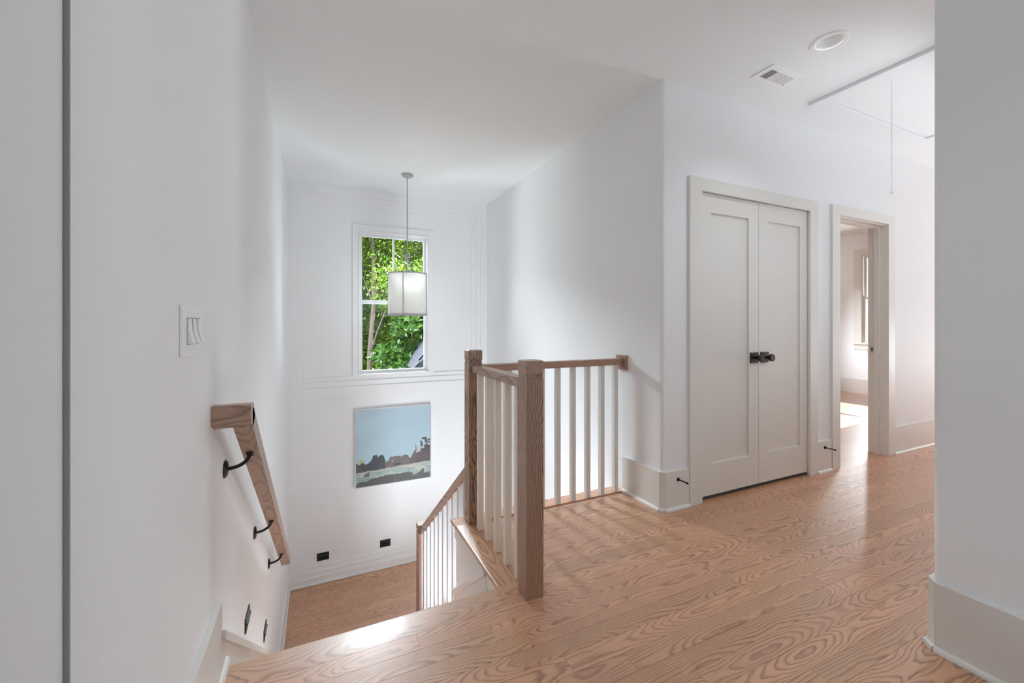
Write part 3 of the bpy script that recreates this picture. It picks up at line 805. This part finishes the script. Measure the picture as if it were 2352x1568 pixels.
# ------------------------------------------------------------ painting
PX0, PX1, PZ0, PZ1 = 0.362, 1.243, -0.697, 0.207
pa = empty('painting', (0.80, YBI, PZ0), 'framed abstract landscape painting with pale blue sky below the window', 'painting')
bm = bmesh.new(); fw_ = 0.008; yf = YBI - 0.042
add_box(bm, PX0, PX0 + fw_, yf, YBI, PZ0, PZ1); add_box(bm, PX1 - fw_, PX1, yf, YBI, PZ0, PZ1)
add_box(bm, PX0 + fw_, PX1 - fw_, yf, YBI, PZ0, PZ0 + fw_); add_box(bm, PX0 + fw_, PX1 - fw_, yf, YBI, PZ1 - fw_, PZ1)
obj('frame', bm, paint('pale_silver_frame', (0.70, 0.71, 0.72), 0.4, 0.03, 0), pa)
NG = 190
def canvas():
    xs = np.linspace(PX0 + fw_ + 0.004, PX1 - fw_ - 0.004, NG + 1); zs = np.linspace(PZ0 + fw_ + 0.004, PZ1 - fw_ - 0.004, NG + 1)
    gx, gz = np.meshgrid(xs, zs)
    V = np.stack([gx.ravel(), np.full(gx.size, 0.0), gz.ravel()], 1)
    i = np.arange(NG * (NG + 1)).reshape(NG, NG + 1)[:, :NG].ravel()
    F = np.stack([i, i + 1, i + NG + 2, i + NG + 1], 1)
    c = V.mean(0); V -= c
    me = bpy.data.meshes.new('canvas'); me.from_pydata(V.tolist(), [], F.tolist()); me.update()
    u = np.linspace(0, 1, NG + 1); U, Wv = np.meshgrid(u, u)      # U left-right, Wv bottom-top
    def vnoise(fx, fy, seed):
        g = np.random.default_rng(seed).random((int(fy) + 2, int(fx) + 2))
        x = U * fx; y = Wv * fy; xi = x.astype(int); yi = y.astype(int); a = x - xi; b = y - yi
        a = a * a * (3 - 2 * a); b = b * b * (3 - 2 * b)
        return (g[yi, xi] * (1 - a) + g[yi, xi + 1] * a) * (1 - b) + (g[yi + 1, xi] * (1 - a) + g[yi + 1, xi + 1] * a) * b
    def blocky(f, seed):
        g = np.random.default_rng(seed).random(int(f) + 2); return g[np.floor(U * f + 1.2 * vnoise(8, 8, seed + 5)).astype(int).clip(0, int(f) + 1)]
    lin = lambda r, g, b: np.array([((k / 255 + 0.055) / 1.055) ** 2.4 for k in (r, g, b)])
    C = np.zeros((NG + 1, NG + 1, 3)); C[:] = lin(176, 202, 214)
    n1 = vnoise(4, 5, 1)[..., None]; C = C * (0.93 + 0.10 * n1) + 0.03 * vnoise(3, 3, 2)[..., None] * np.array([0.6, 0.2, 0.3])
    def put(mask, col, amt=1.0):
        C[mask] = C[mask] * (1 - amt) + col * amt
    w = vnoise(26, 26, 3) - 0.5; w2 = vnoise(60, 60, 4) - 0.5
    # cream strip, green water, dark shore
    base_hill = 0.205 + 0.04 * (U - 0.5)
    put(Wv < 0.25, lin(190, 186, 178))
    put((Wv < 0.180 + 0.02 * U + 0.03 * w), lin(158, 178, 174))
    put((Wv < 0.185 + 0.02 * U + 0.03 * w) & (U > 0.0) & (vnoise(9, 30, 6) > 0.62), lin(196, 196, 182), 0.7)
    put((Wv < 0.16) & (vnoise(7, 26, 7) > 0.66), lin(128, 152, 146), 0.7)
    put((abs(U - 0.13 - 0.3 * (Wv - 0.13)) < 0.035) & (abs(Wv - 0.145) < 0.025 + 0.02 * w), lin(88, 92, 92), 0.9)
    put((U > 0.80) & (U < 0.915) & (Wv < 0.075 + 0.05 * (U - 0.8) / 0.1 + 0.03 * w), lin(92, 98, 102))
    put(Wv < 0.075 + 0.035 * np.sin(U * 4.0 - 0.6) * (U < 0.75) + 0.03 * w, lin(92, 92, 90))
    put((Wv < 0.06 + 0.03 * w) & (vnoise(12, 40, 8) > 0.6), lin(120, 118, 110), 0.8)
    put((Wv < 0.035) & (U < 0.5), lin(82, 84, 80), 0.7)
    # hills
    tops = np.interp(u, [0, .03, .09, .12, .16, .19, .22, .26, .285, .30, .33, .36, .375, .385, .42, .44, .50, .58, .59, .64, .68, .70, .725, .75, .78, .80, .83, .86, .90, .94, 1.0],
                    [.315, .30, .305, .29, .295, .33, .385, .395, .36, .385, .39, .37, .32, .285, .295, .345, .345, .345, .325, .345, .345, .31, .30, .34, .395, .415, .385, .40, .435, .46, .455])
    top = np.tile(tops, (NG + 1, 1)) + 0.018 * w + 0.012 * w2
    low = base_hill + 0.012 * w
    body = (Wv < top) & (Wv > low)
    put(body & (U < 0.375), lin(76, 78, 84)); put(body & (U >= 0.375) & (U < 0.78), lin(112, 106, 102)); put(body & (U >= 0.78), lin(84, 78, 82))
    put(body & (vnoise(9, 12, 9) > 0.6) & (U < 0.375), lin(96, 92, 92), 0.7)
    put(body & (vnoise(11, 13, 10) > 0.62) & (U > 0.375) & (U < 0.8), lin(128, 118, 112), 0.7)
    put(body & (vnoise(10, 12, 12) > 0.62) & (U > 0.7), lin(102, 90, 90), 0.7)
    put((abs(U - 0.54) < 0.04) & (abs(Wv - 0.235) < 0.013), lin(70, 68, 66))
    put((abs(U - 0.475) < 0.008) & (abs(Wv - 0.28) < 0.006), lin(215, 212, 205))
    # branching clump at the right, with sky showing through
    for (cx_, cz, a, b) in ((0.875, 0.475, .018, .055), (0.94, 0.50, .02, .07), (0.905, 0.545, .03, .018), (0.985, 0.52, .02, .02), (0.97, 0.48, .04, .012), (0.86, 0.505, .018, .012)):
        put(((U - cx_) / a) ** 2 + ((Wv - cz) / b) ** 2 + 2.0 * w < 1, lin(88, 84, 88))
    put((abs(U - 0.795 + 0.15 * (Wv - 0.45)) < 0.005) & (Wv > 0.40) & (Wv < 0.465), lin(80, 78, 84))
    for (cx_, cz, a, b) in ((0.84, 0.385, .025, .018), (0.885, 0.42, .028, .014), (0.98, 0.455, .02, .012), (0.81, 0.375, .012, .02)):
        put(((U - cx_) / a) ** 2 + ((Wv - cz) / b) ** 2 + 1.5 * w < 1, lin(196, 188, 192), 0.9)
    # small yellow tree at the left
    put(((U - 0.075) / 0.035) ** 2 + ((Wv - 0.335) / 0.022) ** 2 + 1.5 * w < 1, lin(180, 178, 120), 0.9)
    C *= (0.97 + 0.06 * vnoise(40, 90, 21))[..., None]
    at = me.color_attributes.new('paint', 'FLOAT_COLOR', 'POINT')
    rgba = np.ones(((NG + 1) ** 2, 4), np.float32); rgba[:, :3] = C.reshape(-1, 3)
    at.data.foreach_set('color', rgba.ravel())
    m, n, l, b = new_mat('painted_canvas'); a_ = n.new('ShaderNodeVertexColor'); a_.layer_name = 'paint'
    l.new(a_.outputs[0], b.inputs['Base Color']); b.inputs['Roughness'].default_value = 0.6
    me.materials.append(m)
    o = bpy.data.objects.new('canvas', me); COL.objects.link(o); o.parent = pa
    o.location = Vector((c[0], YBI - 0.034, c[2])) - WORLD[pa.name]
canvas()
obj('stretcher', box(PX0 + fw_, PX1 - fw_, YBI - 0.030, YBI, PZ0 + fw_, PZ1 - fw_), M_WHITE, pa)

# ------------------------------------------------------------ pendant lamp
QX, QY = 0.824, 4.38
pe = empty('pendant_lamp', (QX, QY, CEIL), 'white drum pendant lamp in a nickel cage before the stair window', 'lamp')
bm = bmesh.new(); add_lathe(bm, [(0.058, CEIL), (0.059, CEIL - 0.006), (0.055, CEIL - 0.022), (0.012, CEIL - 0.026), (0.008, CEIL - 0.045)], (QX, QY, 0), 'Z', 36)
ca = obj('canopy', bm, M_NICKEL, pe, True)
for a in (0.6, 0.6 + PI):
    bm = bmesh.new(); add_cyl(bm, (QX + 0.035 * math.cos(a), QY + 0.035 * math.sin(a), CEIL - 0.022), (QX + 0.035 * math.cos(a), QY + 0.035 * math.sin(a), CEIL - 0.031), 0.005, n=12)
    obj('screw', bm, M_NICKEL, ca, True)
bm = bmesh.new(); add_cyl(bm, (QX, QY, 1.90), (QX, QY, CEIL - 0.03), 0.006, n=16)
obj('stem', bm, M_NICKEL, pe, True)
bm = bmesh.new(); add_lathe(bm, [(0.010, 1.925), (0.022, 1.915), (0.022, 1.893), (0.030, 1.890), (0.030, 1.882), (0.012, 1.878)], (QX, QY, 0), 'Z', 28)
obj('hub', bm, M_NICKEL, pe, True)
ST_, SB_ = 1.712, 1.285
SR = 0.187
bm = bmesh.new()
add_lathe(bm, [(SR, SB_ + 0.006), (SR, ST_ - 0.006), (SR - 0.003, ST_ - 0.006), (SR - 0.003, SB_ + 0.006), (SR, SB_ + 0.006)], (QX, QY, 0), 'Z', 56, True)
m, n, l, b = new_mat('linen_shade')
b.inputs['Base Color'].default_value = (0.84, 0.84, 0.83, 1); b.inputs['Roughness'].default_value = 0.9; b.inputs['Subsurface Weight'].default_value = 0.0
tcn = n.new('ShaderNodeTexCoord'); wv = n.new('ShaderNodeTexNoise'); wv.inputs['Scale'].default_value = 300
l.new(tcn.outputs['Object'], wv.inputs['Vector']); bp = n.new('ShaderNodeBump'); bp.inputs['Strength'].default_value = 0.05; l.new(wv.outputs[0], bp.inputs['Height']); l.new(bp.outputs[0], b.inputs['Normal'])
tl = n.new('ShaderNodeBsdfTranslucent'); tl.inputs['Color'].default_value = (0.9, 0.9, 0.88, 1); mxs = n.new('ShaderNodeMixShader'); mxs.inputs[0].default_value = 0.4
l.new(b.outputs[0], mxs.inputs[1]); l.new(tl.outputs[0], mxs.inputs[2]); l.new(mxs.outputs[0], n['Material Output'].inputs[0])
obj('lamp_shade', bm, m, pe, True)
bm = bmesh.new(); add_cyl(bm, (QX, QY, SB_ + 0.012), (QX, QY, SB_ + 0.015), SR - 0.003, n=48)
obj('diffuser', bm, m, pe)
bl_ = bpy.data.lights.new('bulb', 'POINT'); bl_.energy = 0.8; bl_.shadow_soft_size = 0.05; bl_.color = (1.0, 0.97, 0.93)
bo = bpy.data.objects.new('bulb', bl_); COL.objects.link(bo); bo.parent = pe; bo.location = Vector((QX, QY, 1.52)) - WORLD[pe.name]
for zz in (ST_, SB_):
    bm = bmesh.new(); add_lathe(bm, [(SR + 0.004, zz - 0.006), (SR + 0.004, zz + 0.006), (SR - 0.004, zz + 0.006), (SR - 0.004, zz - 0.006), (SR + 0.004, zz - 0.006)], (QX, QY, 0), 'Z', 56, True)
    obj('cage_ring', bm, M_NICKEL, pe, True)
view_a = math.atan2(-QY, -QX)
for k in range(4):
    a = view_a - math.radians(12) + k * PI / 2
    cx_, cy_ = math.cos(a), math.sin(a)
    bm = bmesh.new(); rp_ = SR + 0.012 
    add_cyl(bm, (QX + rp_ * cx_, QY + rp_ * cy_, SB_ - 0.004), (QX + rp_ * cx_, QY + rp_ * cy_, ST_ + 0.004), 0.0045, n=10)
    for zz in (SB_, ST_):
        add_cyl(bm, (QX + (SR) * cx_, QY + (SR) * cy_, zz), (QX + rp_ * cx_, QY + rp_ * cy_, zz), 0.004, n=8)
    obj('cage_post', bm, M_NICKEL, pe, True)
    bm = bmesh.new()
    add_tube(bm, [(QX + 0.020 * cx_, QY + 0.020 * cy_, 1.885), (QX + 0.045 * cx_, QY + 0.045 * cy_, ST_ - 0.01)], 0.0042, 8)
    add_tube(bm, [(QX + 0.045 * cx_, QY + 0.045 * cy_, ST_ - 0.008), (QX + SR * cx_, QY + SR * cy_, ST_)], 0.003, 8)
    obj('arm', bm, M_NICKEL, pe, True)
    bm = bmesh.new(); add_tube(bm, [(QX + 0.029 * cx_, QY + 0.029 * cy_, 1.886), (QX + SR * cx_, QY + SR * cy_, ST_ + 0.004)], 0.0012, 6)
    obj('wire', bm, M_NICKEL, pe)

# ------------------------------------------------------------ ceiling fittings
dl = empty('downlight', (DLX, DLY, CEIL), 'round white recessed downlight in the corridor ceiling', 'ceiling light')
bm = bmesh.new(); add_lathe(bm, [(0.091, CEIL), (0.090, CEIL - 0.004), (0.078, CEIL - 0.007), (0.066, CEIL - 0.004), (0.0655, CEIL + 0.002), (0.091, CEIL)], (DLX, DLY, 0), 'Z', 48, True)
obj('trim_ring', bm, M_PLASTIC, dl, True)
bm = bmesh.new(); add_lathe(bm, [(0.0655, CEIL - 0.002), (0.052, CEIL + 0.045), (0.055, CEIL + 0.045), (0.069, CEIL - 0.001)], (DLX, DLY, 0), 'Z', 48, True)
obj('baffle', bm, M_PLASTIC, dl, True)
bm = bmesh.new(); add_cyl(bm, (DLX, DLY, CEIL + 0.044), (DLX, DLY, CEIL + 0.047), 0.055, n=40)
obj('lens', bm, paint('frosted_lens', (0.9, 0.9, 0.9), 0.15, 0.0, 0), dl)
sp_ = bpy.data.lights.new('downlight_bulb', 'SPOT'); sp_.energy = 19; sp_.spot_size = math.radians(125); sp_.spot_blend = 1.0; sp_.shadow_soft_size = 0.04; sp_.color = (0.90, 0.96, 1.0)
so = bpy.data.objects.new('downlight_bulb', sp_); COL.objects.link(so); so.parent = dl; so.location = (0, 0, 0.03)

d2 = clone(dl, (0.95, 0.25, CEIL), 'unseen hall downlight added above the viewer to brighten the floor')  # unseen second downlight, added to brighten the hall floor
b2_ = so.copy(); b2_.data = sp_.copy(); b2_.data.energy = 10; COL.objects.link(b2_); b2_.parent = d2; b2_.location = (0, 0, -0.03)

ve = empty('air_vent', (2.607, 1.67, CEIL), 'white rectangular ceiling air vent with louvres near the closet', 'vent')
vx0, vx1, vy0, vy1 = 2.462, 2.755, 1.597, 1.743
bm = bmesh.new(); ix0, ix1, iy0, iy1 = 2.500, 2.745 - 0.026, 1.632, 1.712
zf0, zf1 = CEIL - 0.006, CEIL
add_box(bm, vx0, ix0, vy0, vy1, zf0, zf1); add_box(bm, ix1, vx1, vy0, vy1, zf0, zf1)
add_box(bm, ix0, ix1, vy0, iy0, zf0, zf1); add_box(bm, ix0, ix1, iy1, vy1, zf0, zf1)
obj('vent_frame', bm, M_PLASTIC, ve)
obj('duct', box(ix0, ix1, iy0, iy1, CEIL - 0.0012, CEIL - 0.0002), M_VENT, ve)
for k in range(17):
    xx = ix0 + 0.007 + k * (ix1 - ix0 - 0.014) / 16
    lean = -0.004 if k < 5 else 0.0055
    th = 0.0018
    obj('louvre', prism([(xx - th - lean, CEIL - 0.0012), (xx + th - lean, CEIL - 0.0012), (xx + th + lean, CEIL - 0.0085), (xx - th + lean, CEIL - 0.0085)], 'Y', iy0, iy1), M_PLASTIC, ve)
for xx in (ix0 + 0.065, ix0 + 0.150):
    obj('divider', box(xx - 0.003, xx + 0.003, iy0, iy1, CEIL - 0.009, CEIL - 0.001), M_PLASTIC, ve)
obj('lever', box(2.735 - 0.008, 2.735 - 0.003, 1.70, 1.712, CEIL - 0.014, CEIL - 0.006), M_PLASTIC, ve)

ha = empty('attic_hatch', (3.88, 1.38, CEIL), 'white pull down attic hatch in the corridor ceiling', 'hatch')
hx0, hx1, hy0, hy1 = 3.122, 4.655, 0.98, 1.782
jx0, jx1, jy0, jy1 = 3.226, 4.560, 1.075, 1.687
for (a, b, c, d) in ((hx0, jx0, hy0, hy1), (jx1, hx1, hy0, hy1), (jx0, jx1, hy0, jy0), (jx0, jx1, jy1, hy1)):
    obj('hatch_trim', box(a, b, c, d, CEIL - 0.022, CEIL, 0.0015, 1), M_CEIL, ha)
obj('hatch_panel', box(jx0 + 0.006, jx1 - 0.006, jy0 + 0.006, jy1 - 0.006, CEIL - 0.010, CEIL - 0.001), M_CEIL, ha)
for (x, y) in ((3.30, 1.33), (3.33, 1.43), (3.30, 1.62), (4.2, 1.62), (3.9, 1.2)):
    bm = bmesh.new(); add_cyl(bm, (x, y, CEIL - 0.0098), (x, y, CEIL - 0.012), 0.006, n=12)
    obj('screw', bm, M_CEIL, ha, True)
pc = empty('pull_cord', (3.291, 1.38, CEIL - 0.01), 'thin white pull cord hanging from the attic hatch', 'cord')
bm = bmesh.new(); add_tube(bm, [(3.291, 1.38, CEIL - 0.009), (3.291, 1.3805, 2.4), (3.292, 1.38, 2.045)], 0.0022, 8)
obj('cord', bm, M_PLASTIC, pc, True)
bm = bmesh.new(); add_lathe(bm, [(0.003, 2.048), (0.007, 2.040), (0.011, 2.028), (0.010, 2.020), (0.004, 2.017)], (3.292, 1.38, 0), 'Z', 18)
obj('cord_pull', bm, M_PLASTIC, pc, True)

# ------------------------------------------------------------ outside: trees, roof, house
def leaf_mat(name, c1, c2, gloss=0.4, trans=0.4):
    m, n, l, b = new_mat(name)
    g = n.new('ShaderNodeNewGeometry'); rp = n.new('ShaderNodeMix'); rp.data_type = 'RGBA'
    rp.inputs['A'].default_value = (*c1, 1); rp.inputs['B'].default_value = (*c2, 1)
    l.new(g.outputs['Random Per Island'], rp.inputs['Factor'])
    l.new(rp.outputs['Result'], b.inputs['Base Color']); b.inputs['Roughness'].default_value = gloss; b.inputs['Specular IOR Level'].default_value = 0.25
    t = n.new('ShaderNodeBsdfTranslucent'); mx = n.new('ShaderNodeMixShader'); mx.inputs[0].default_value = trans
    gm = n.new('ShaderNodeMix'); gm.data_type = 'RGBA'; gm.blend_type = 'MULTIPLY'; gm.inputs['Factor'].default_value = 1.0
    gm.inputs['B'].default_value = (1.0, 1.0, 0.45, 1); l.new(rp.outputs['Result'], gm.inputs['A']); l.new(gm.outputs['Result'], t.inputs['Color'])
    l.new(b.outputs[0], mx.inputs[1]); l.new(t.outputs[0], mx.inputs[2]); l.new(mx.outputs[0], n['Material Output'].inputs[0])
    return m
def leaves(name, centres, dirs, length, width, mat, parent, rng):
    """one mesh of folded leaves (2 quads each)"""
    N = len(centres)
    L = length * rng.uniform(0.7, 1.2, N)[:, None]; Wd = width * rng.uniform(0.8, 1.2, N)[:, None]
    d = dirs / np.linalg.norm(dirs, axis=1, keepdims=True)
    r = rng.normal(size=(N, 3)); s = np.cross(d, r); s /= np.linalg.norm(s, axis=1, keepdims=True)
    u = np.cross(s, d)
    base = centres; tip = centres + d * L
    mid = centres + d * L * 0.5 + u * L * 0.06
    a = mid + s * Wd * 0.5 - u * Wd * 0.10; b = mid - s * Wd * 0.5 - u * Wd * 0.10
    V = np.stack([base, a, tip, b], 1).reshape(-1, 3)
    i = np.arange(N) * 4
    F = np.concatenate([np.stack([i, i + 1, i + 2], 1), np.stack([i, i + 2, i + 3], 1)])
    c = V.mean(0)
    me = bpy.data.meshes.new(name); me.vertices.add(len(V)); me.vertices.foreach_set('co', (V - c).astype(np.float32).ravel())
    me.loops.add(len(F) * 3); me.loops.foreach_set('vertex_index', F.astype(np.int32).ravel())
    me.polygons.add(len(F)); me.polygons.foreach_set('loop_start', np.arange(0, len(F) * 3, 3, dtype=np.int32))
    me.update(calc_edges=True); me.materials.append(mat)
    o = bpy.data.objects.new(name, me); COL.objects.link(o); o.parent = parent; o.location = Vector(c) - WORLD[parent.name]
    o['kind'] = 'stuff'
    return o
GROUND = -3.7
m, n, l, b = new_mat('bark')
tcn = n.new('ShaderNodeTexCoord'); mp = n.new('ShaderNodeMapping'); mp.inputs['Scale'].default_value = (30, 30, 6); nz = n.new('ShaderNodeTexNoise'); nz.inputs['Detail'].default_value = 6
l.new(tcn.outputs['Object'], mp.inputs['Vector']); l.new(mp.outputs[0], nz.inputs['Vector']); rp = n.new('ShaderNodeValToRGB'); l.new(nz.outputs['Fac'], rp.inputs[0])
rp.color_ramp.elements[0].color = (0.045, 0.03, 0.022, 1); rp.color_ramp.elements[1].color = (0.14, 0.105, 0.085, 1); rp.color_ramp.elements[0].position = 0.3; rp.color_ramp.elements[1].position = 0.7
l.new(rp.outputs[0], b.inputs['Base Color']); b.inputs['Roughness'].default_value = 0.9
M_BARK = m
def tree(name, x, y, h, rt, blobs, nleaf, size, mat, label, lean=0.0, limbs=6, seed=1, flat=0.35):
    rng = np.random.default_rng(seed)
    t = empty(name, (x, y, GROUND), label, 'tree', 'trees outside the stair window')
    pts = [(x + lean * k / 9 + 0.05 * math.sin(k * 1.7 + seed), y + 0.05 * math.cos(k * 1.3), GROUND + h * k / 9) for k in range(10)]
    bm = bmesh.new(); add_tube(bm, pts, [rt * (1 - 0.075 * k) for k in range(10)], 12)
    obj('trunk', bm, M_BARK, t, True)
    for (bx, by, bz, br) in blobs[:limbs]:
        k = min(9, max(3, int((bz - 1.0 - GROUND) / h * 9)))
        p0 = Vector(pts[k]); p1 = Vector((bx, by, bz))
        mid = (p0 + p1) / 2 + Vector((0, 0, 0.12 * (p1 - p0).length))
        bm = bmesh.new(); add_tube(bm, [p0, (p0 + mid) / 2 + Vector((0, 0, 0.03)), mid, (mid + p1) / 2, p1], [rt * 0.24, rt * 0.2, rt * 0.16, rt * 0.11, rt * 0.05], 8)
        obj('branch', bm, M_BARK, t, True)
    B = np.array(blobs); vol = B[:, 3] ** 2.5; pick = rng.choice(len(B), nleaf, p=vol / vol.sum())
    # twigs: leaves cluster on sprays inside each blob
    nspray = max(len(B) * 14, nleaf // 14)
    sb = rng.choice(len(B), nspray, p=vol / vol.sum()); q = rng.normal(size=(nspray, 3)); q /= np.linalg.norm(q, axis=1, keepdims=True)
    rad = B[sb, 3] * rng.uniform(0.25, 1.0, nspray) ** 0.5
    sc = B[sb, :3] + q * rad[:, None] * np.array([1, 1, 0.75]); sd = q * 0.8 + rng.normal(size=(nspray, 3)) * 0.5; sd[:, 2] -= 0.25
    w = rng.integers(0, nspray, nleaf)
    spread = size * 2.6
    c = sc[w] + sd[w] / np.linalg.norm(sd[w], axis=1, keepdims=True) * rng.uniform(-1, 1, nleaf)[:, None] * spread + rng.normal(size=(nleaf, 3)) * size * 0.7
    d = sd[w] * 0.6 + rng.normal(size=(nleaf, 3)) * 0.8; d[:, 2] -= flat
    leaves('foliage', c, d, size, size * 0.52, mat, t, rng)
    return t
LM_A = leaf_mat('maple_leaf', (0.024, 0.078, 0.007), (0.15, 0.215, 0.020))
LM_B = leaf_mat('far_leaf', (0.018, 0.062, 0.006), (0.16, 0.22, 0.022))
LM_C = leaf_mat('magnolia_leaf', (0.012, 0.044, 0.006), (0.055, 0.115, 0.014), 0.38, 0.18)
def blobs(rng, n, cx, cy, cz, sx, sy, sz, r0, r1):
    return [(cx + rng.uniform(-sx, sx), cy + rng.uniform(-sy, sy), cz + rng.uniform(-sz, sz), rng.uniform(r0, r1)) for _ in range(n)]
r_ = random.Random(3)
tree('slim_tree', 0.98, 9.6, 9.5, 0.075, blobs(r_, 16, 1.25, 10.0, 3.3, 1.4, 0.9, 1.3, 0.3, 0.75), 26000, 0.075, LM_A,
     'slim brown trunked tree standing nearest left in the stair window', 0.10, 5, 5)
tree('broad_tree', 3.4, 13.5, 10.0, 0.14, blobs(r_, 28, 2.6, 13.2, 3.4, 2.8, 1.3, 2.8, 0.5, 1.1) + blobs(r_, 16, 2.0, 13.0, 0.4, 1.8, 0.9, 1.2, 0.5, 0.9), 64000, 0.095, LM_B,
     'broad bright green tree filling the upper right of the stair window', 0.2, 4, 6)
tree('tall_tree', 0.2, 17.6, 13.0, 0.16, blobs(r_, 34, 2.0, 17.6, 4.0, 4.2, 1.5, 4.4, 0.7, 1.4), 52000, 0.12, LM_B,
     'tall green tree standing farthest behind the others outside', 0.3, 4, 7)
tree('leafy_shrub', 1.15, 11.6, 5.0, 0.04, blobs(r_, 12, 1.15, 11.6, 0.8, 0.5, 0.35, 1.1, 0.35, 0.6), 15000, 0.08, LM_A,
     'light green shrub behind the slim trunk low at the left of the stair window', 0.05, 4, 8)
# magnolia: rosettes of long glossy leaves
def magnolia():
    rng = np.random.default_rng(9)
    t = empty('magnolia', (2.05, 9.0, GROUND), 'dark glossy magnolia with leaf rosettes low in the stair window', 'tree', 'trees outside the stair window')
    pts = [(2.05 + 0.05 * math.sin(k), 9.0 + 0.05 * math.cos(2 * k), GROUND + 4.3 * k / 8) for k in range(9)]
    bm = bmesh.new(); add_tube(bm, pts, [0.09 * (1 - 0.09 * k) for k in range(9)], 10); obj('trunk', bm, M_BARK, t, True)
    B = [(1.75, 8.9, 1.05, 0.5), (1.35, 8.7, 0.55, 0.42), (1.95, 9.1, 0.75, 0.5), (1.6, 8.5, 0.25, 0.5), (2.3, 9.2, 0.5, 0.6), (1.15, 8.4, 0.05, 0.36), (1.9, 9.2, -0.2, 0.9), (2.6, 9.4, 1.1, 0.6), (1.4, 8.9, -0.4, 0.6)]
    for (bx, by, bz, br) in B:
        p0 = Vector(pts[5]); p1 = Vector((bx, by, bz)); mid = (p0 + p1) / 2 + Vector((0, 0, 0.1))
        bm = bmesh.new(); add_tube(bm, [p0, mid, p1], [0.035, 0.025, 0.012], 8); obj('branch', bm, M_BARK, t, True)
    C, D = [], []
    for (bx, by, bz, br) in B:
        nr = int(150 * br * br) + 30
        for _ in range(nr):
            q = rng.normal(size=3); q /= np.linalg.norm(q); q[2] = abs(q[2]) * 0.9 - 0.25
            p = np.array([bx, by, bz]) + q * br * rng.uniform(0.55, 1.05)
            ax = q * 0.7 + np.array([0, -0.15, 0.55]); ax /= np.linalg.norm(ax)
            e1 = np.cross(ax, [1, 0.2, 0]); e1 /= np.linalg.norm(e1); e2 = np.cross(ax, e1)
            for k in range(9):
                a = k / 9 * 2 * PI + rng.uniform(-0.3, 0.3)
                C.append(p); D.append(math.cos(a) * e1 + math.sin(a) * e2 + ax * rng.uniform(0.25, 0.9))
    leaves('foliage', np.array(C), np.array(D), 0.155, 0.058, LM_C, t, rng)
magnolia()
# lawn and far hedge so that the view has a ground
struct('ground', box(-20, 30, YB + 0.6, 40, GROUND - 0.1, GROUND), paint('lawn', (0.10, 0.20, 0.05), 0.9, 0.4, 0.1, 3), 'green lawn far below the stair window', 'ground')
# neighbour's roof corner with shingles and white gutter
nr = empty('garden_shed', (2.3, 8.3, GROUND), 'dark shingled roof corner with white gutter at the lower right of the window', 'shed')
M_SHING = paint('slate_shingle', (0.012, 0.013, 0.019), 0.95, 0.35, 0.3, 14)
M_GUT = paint('white_gutter', (0.8, 0.82, 0.85), 0.4, 0.02, 0)
RX0, RY0, RZ0 = 1.44, 7.45, 0.33      # eave corner nearest the stair window
pitch = 1.12
for r in range(9):
    for c in range(4):
        xa = RX0 + 0.02 + r * 0.10 + 0.05; ya = RY0 + c * 0.21 + (0.1 if r % 2 else 0) + r * 0.07
        z = RZ0 + pitch * (r * 0.10 + 0.05)
        poly = [(xa, z + 0.012), (xa + 0.125, z + 0.125 * pitch + 0.004), (xa + 0.125, z + 0.125 * pitch - 0.006), (xa, z)]
        obj('shingle', prism(poly, 'Y', ya + 0.003, ya + 0.204), M_SHING, nr)
obj('roof_deck', prism([(RX0 + 0.04, RZ0 - 0.01), (RX0 + 1.1, RZ0 + 1.06 * pitch - 0.01), (RX0 + 1.1, RZ0 - 0.02)], 'Y', RY0 + 0.04, RY0 + 1.0), M_SHING, nr)
obj('gutter', prism([(RX0 - 0.04, RZ0 + 0.01), (RX0 + 0.05, RZ0 + 0.01), (RX0 + 0.05, RZ0 - 0.07), (RX0 - 0.02, RZ0 - 0.07)], 'Y', RY0, RY0 + 1.0), M_GUT, nr)
obj('wall', box(RX0 + 0.12, RX0 + 1.1, RY0 + 0.1, RY0 + 0.98, GROUND, RZ0 - 0.02), paint('shed_siding', (0.42, 0.42, 0.46), 0.7, 0.1, 0), nr)
# neighbour house with lap siding far behind
hs = empty('neighbour_house', (4.0, 21.0, GROUND), 'grey clapboard house glimpsed between the leaves outside', 'house')
M_SID = paint('grey_siding', (0.22, 0.22, 0.27), 0.7, 0.08, 0)
obj('wall', box(-1.0, 9.0, 21.0, 26.0, GROUND, 2.6), M_SID, hs)
for k in range(28):
    z = GROUND + 1.6 + k * 0.17
    if z < 2.5:
        obj('clapboard', prism([(20.995, z), (20.965, z), (20.985, z + 0.168), (20.995, z + 0.168)], 'X', -1.0, 9.0), M_SID, hs)
obj('roof', prism([(20.5, 2.5), (23.5, 4.6), (26.5, 2.5)], 'X', -1.4, 9.4), M_SHING, hs)
for wx in (2.2, 5.4):
    f = obj('window', box(wx, wx + 1.0, 20.93, 20.97, -0.4, 1.2), M_GUT, hs)
    obj('pane', box(wx + 0.08, wx + 0.92, 20.915, 20.932, -0.32, 1.12), paint('dark_pane', (0.06, 0.08, 0.10), 0.08, 0.1, 0), f)
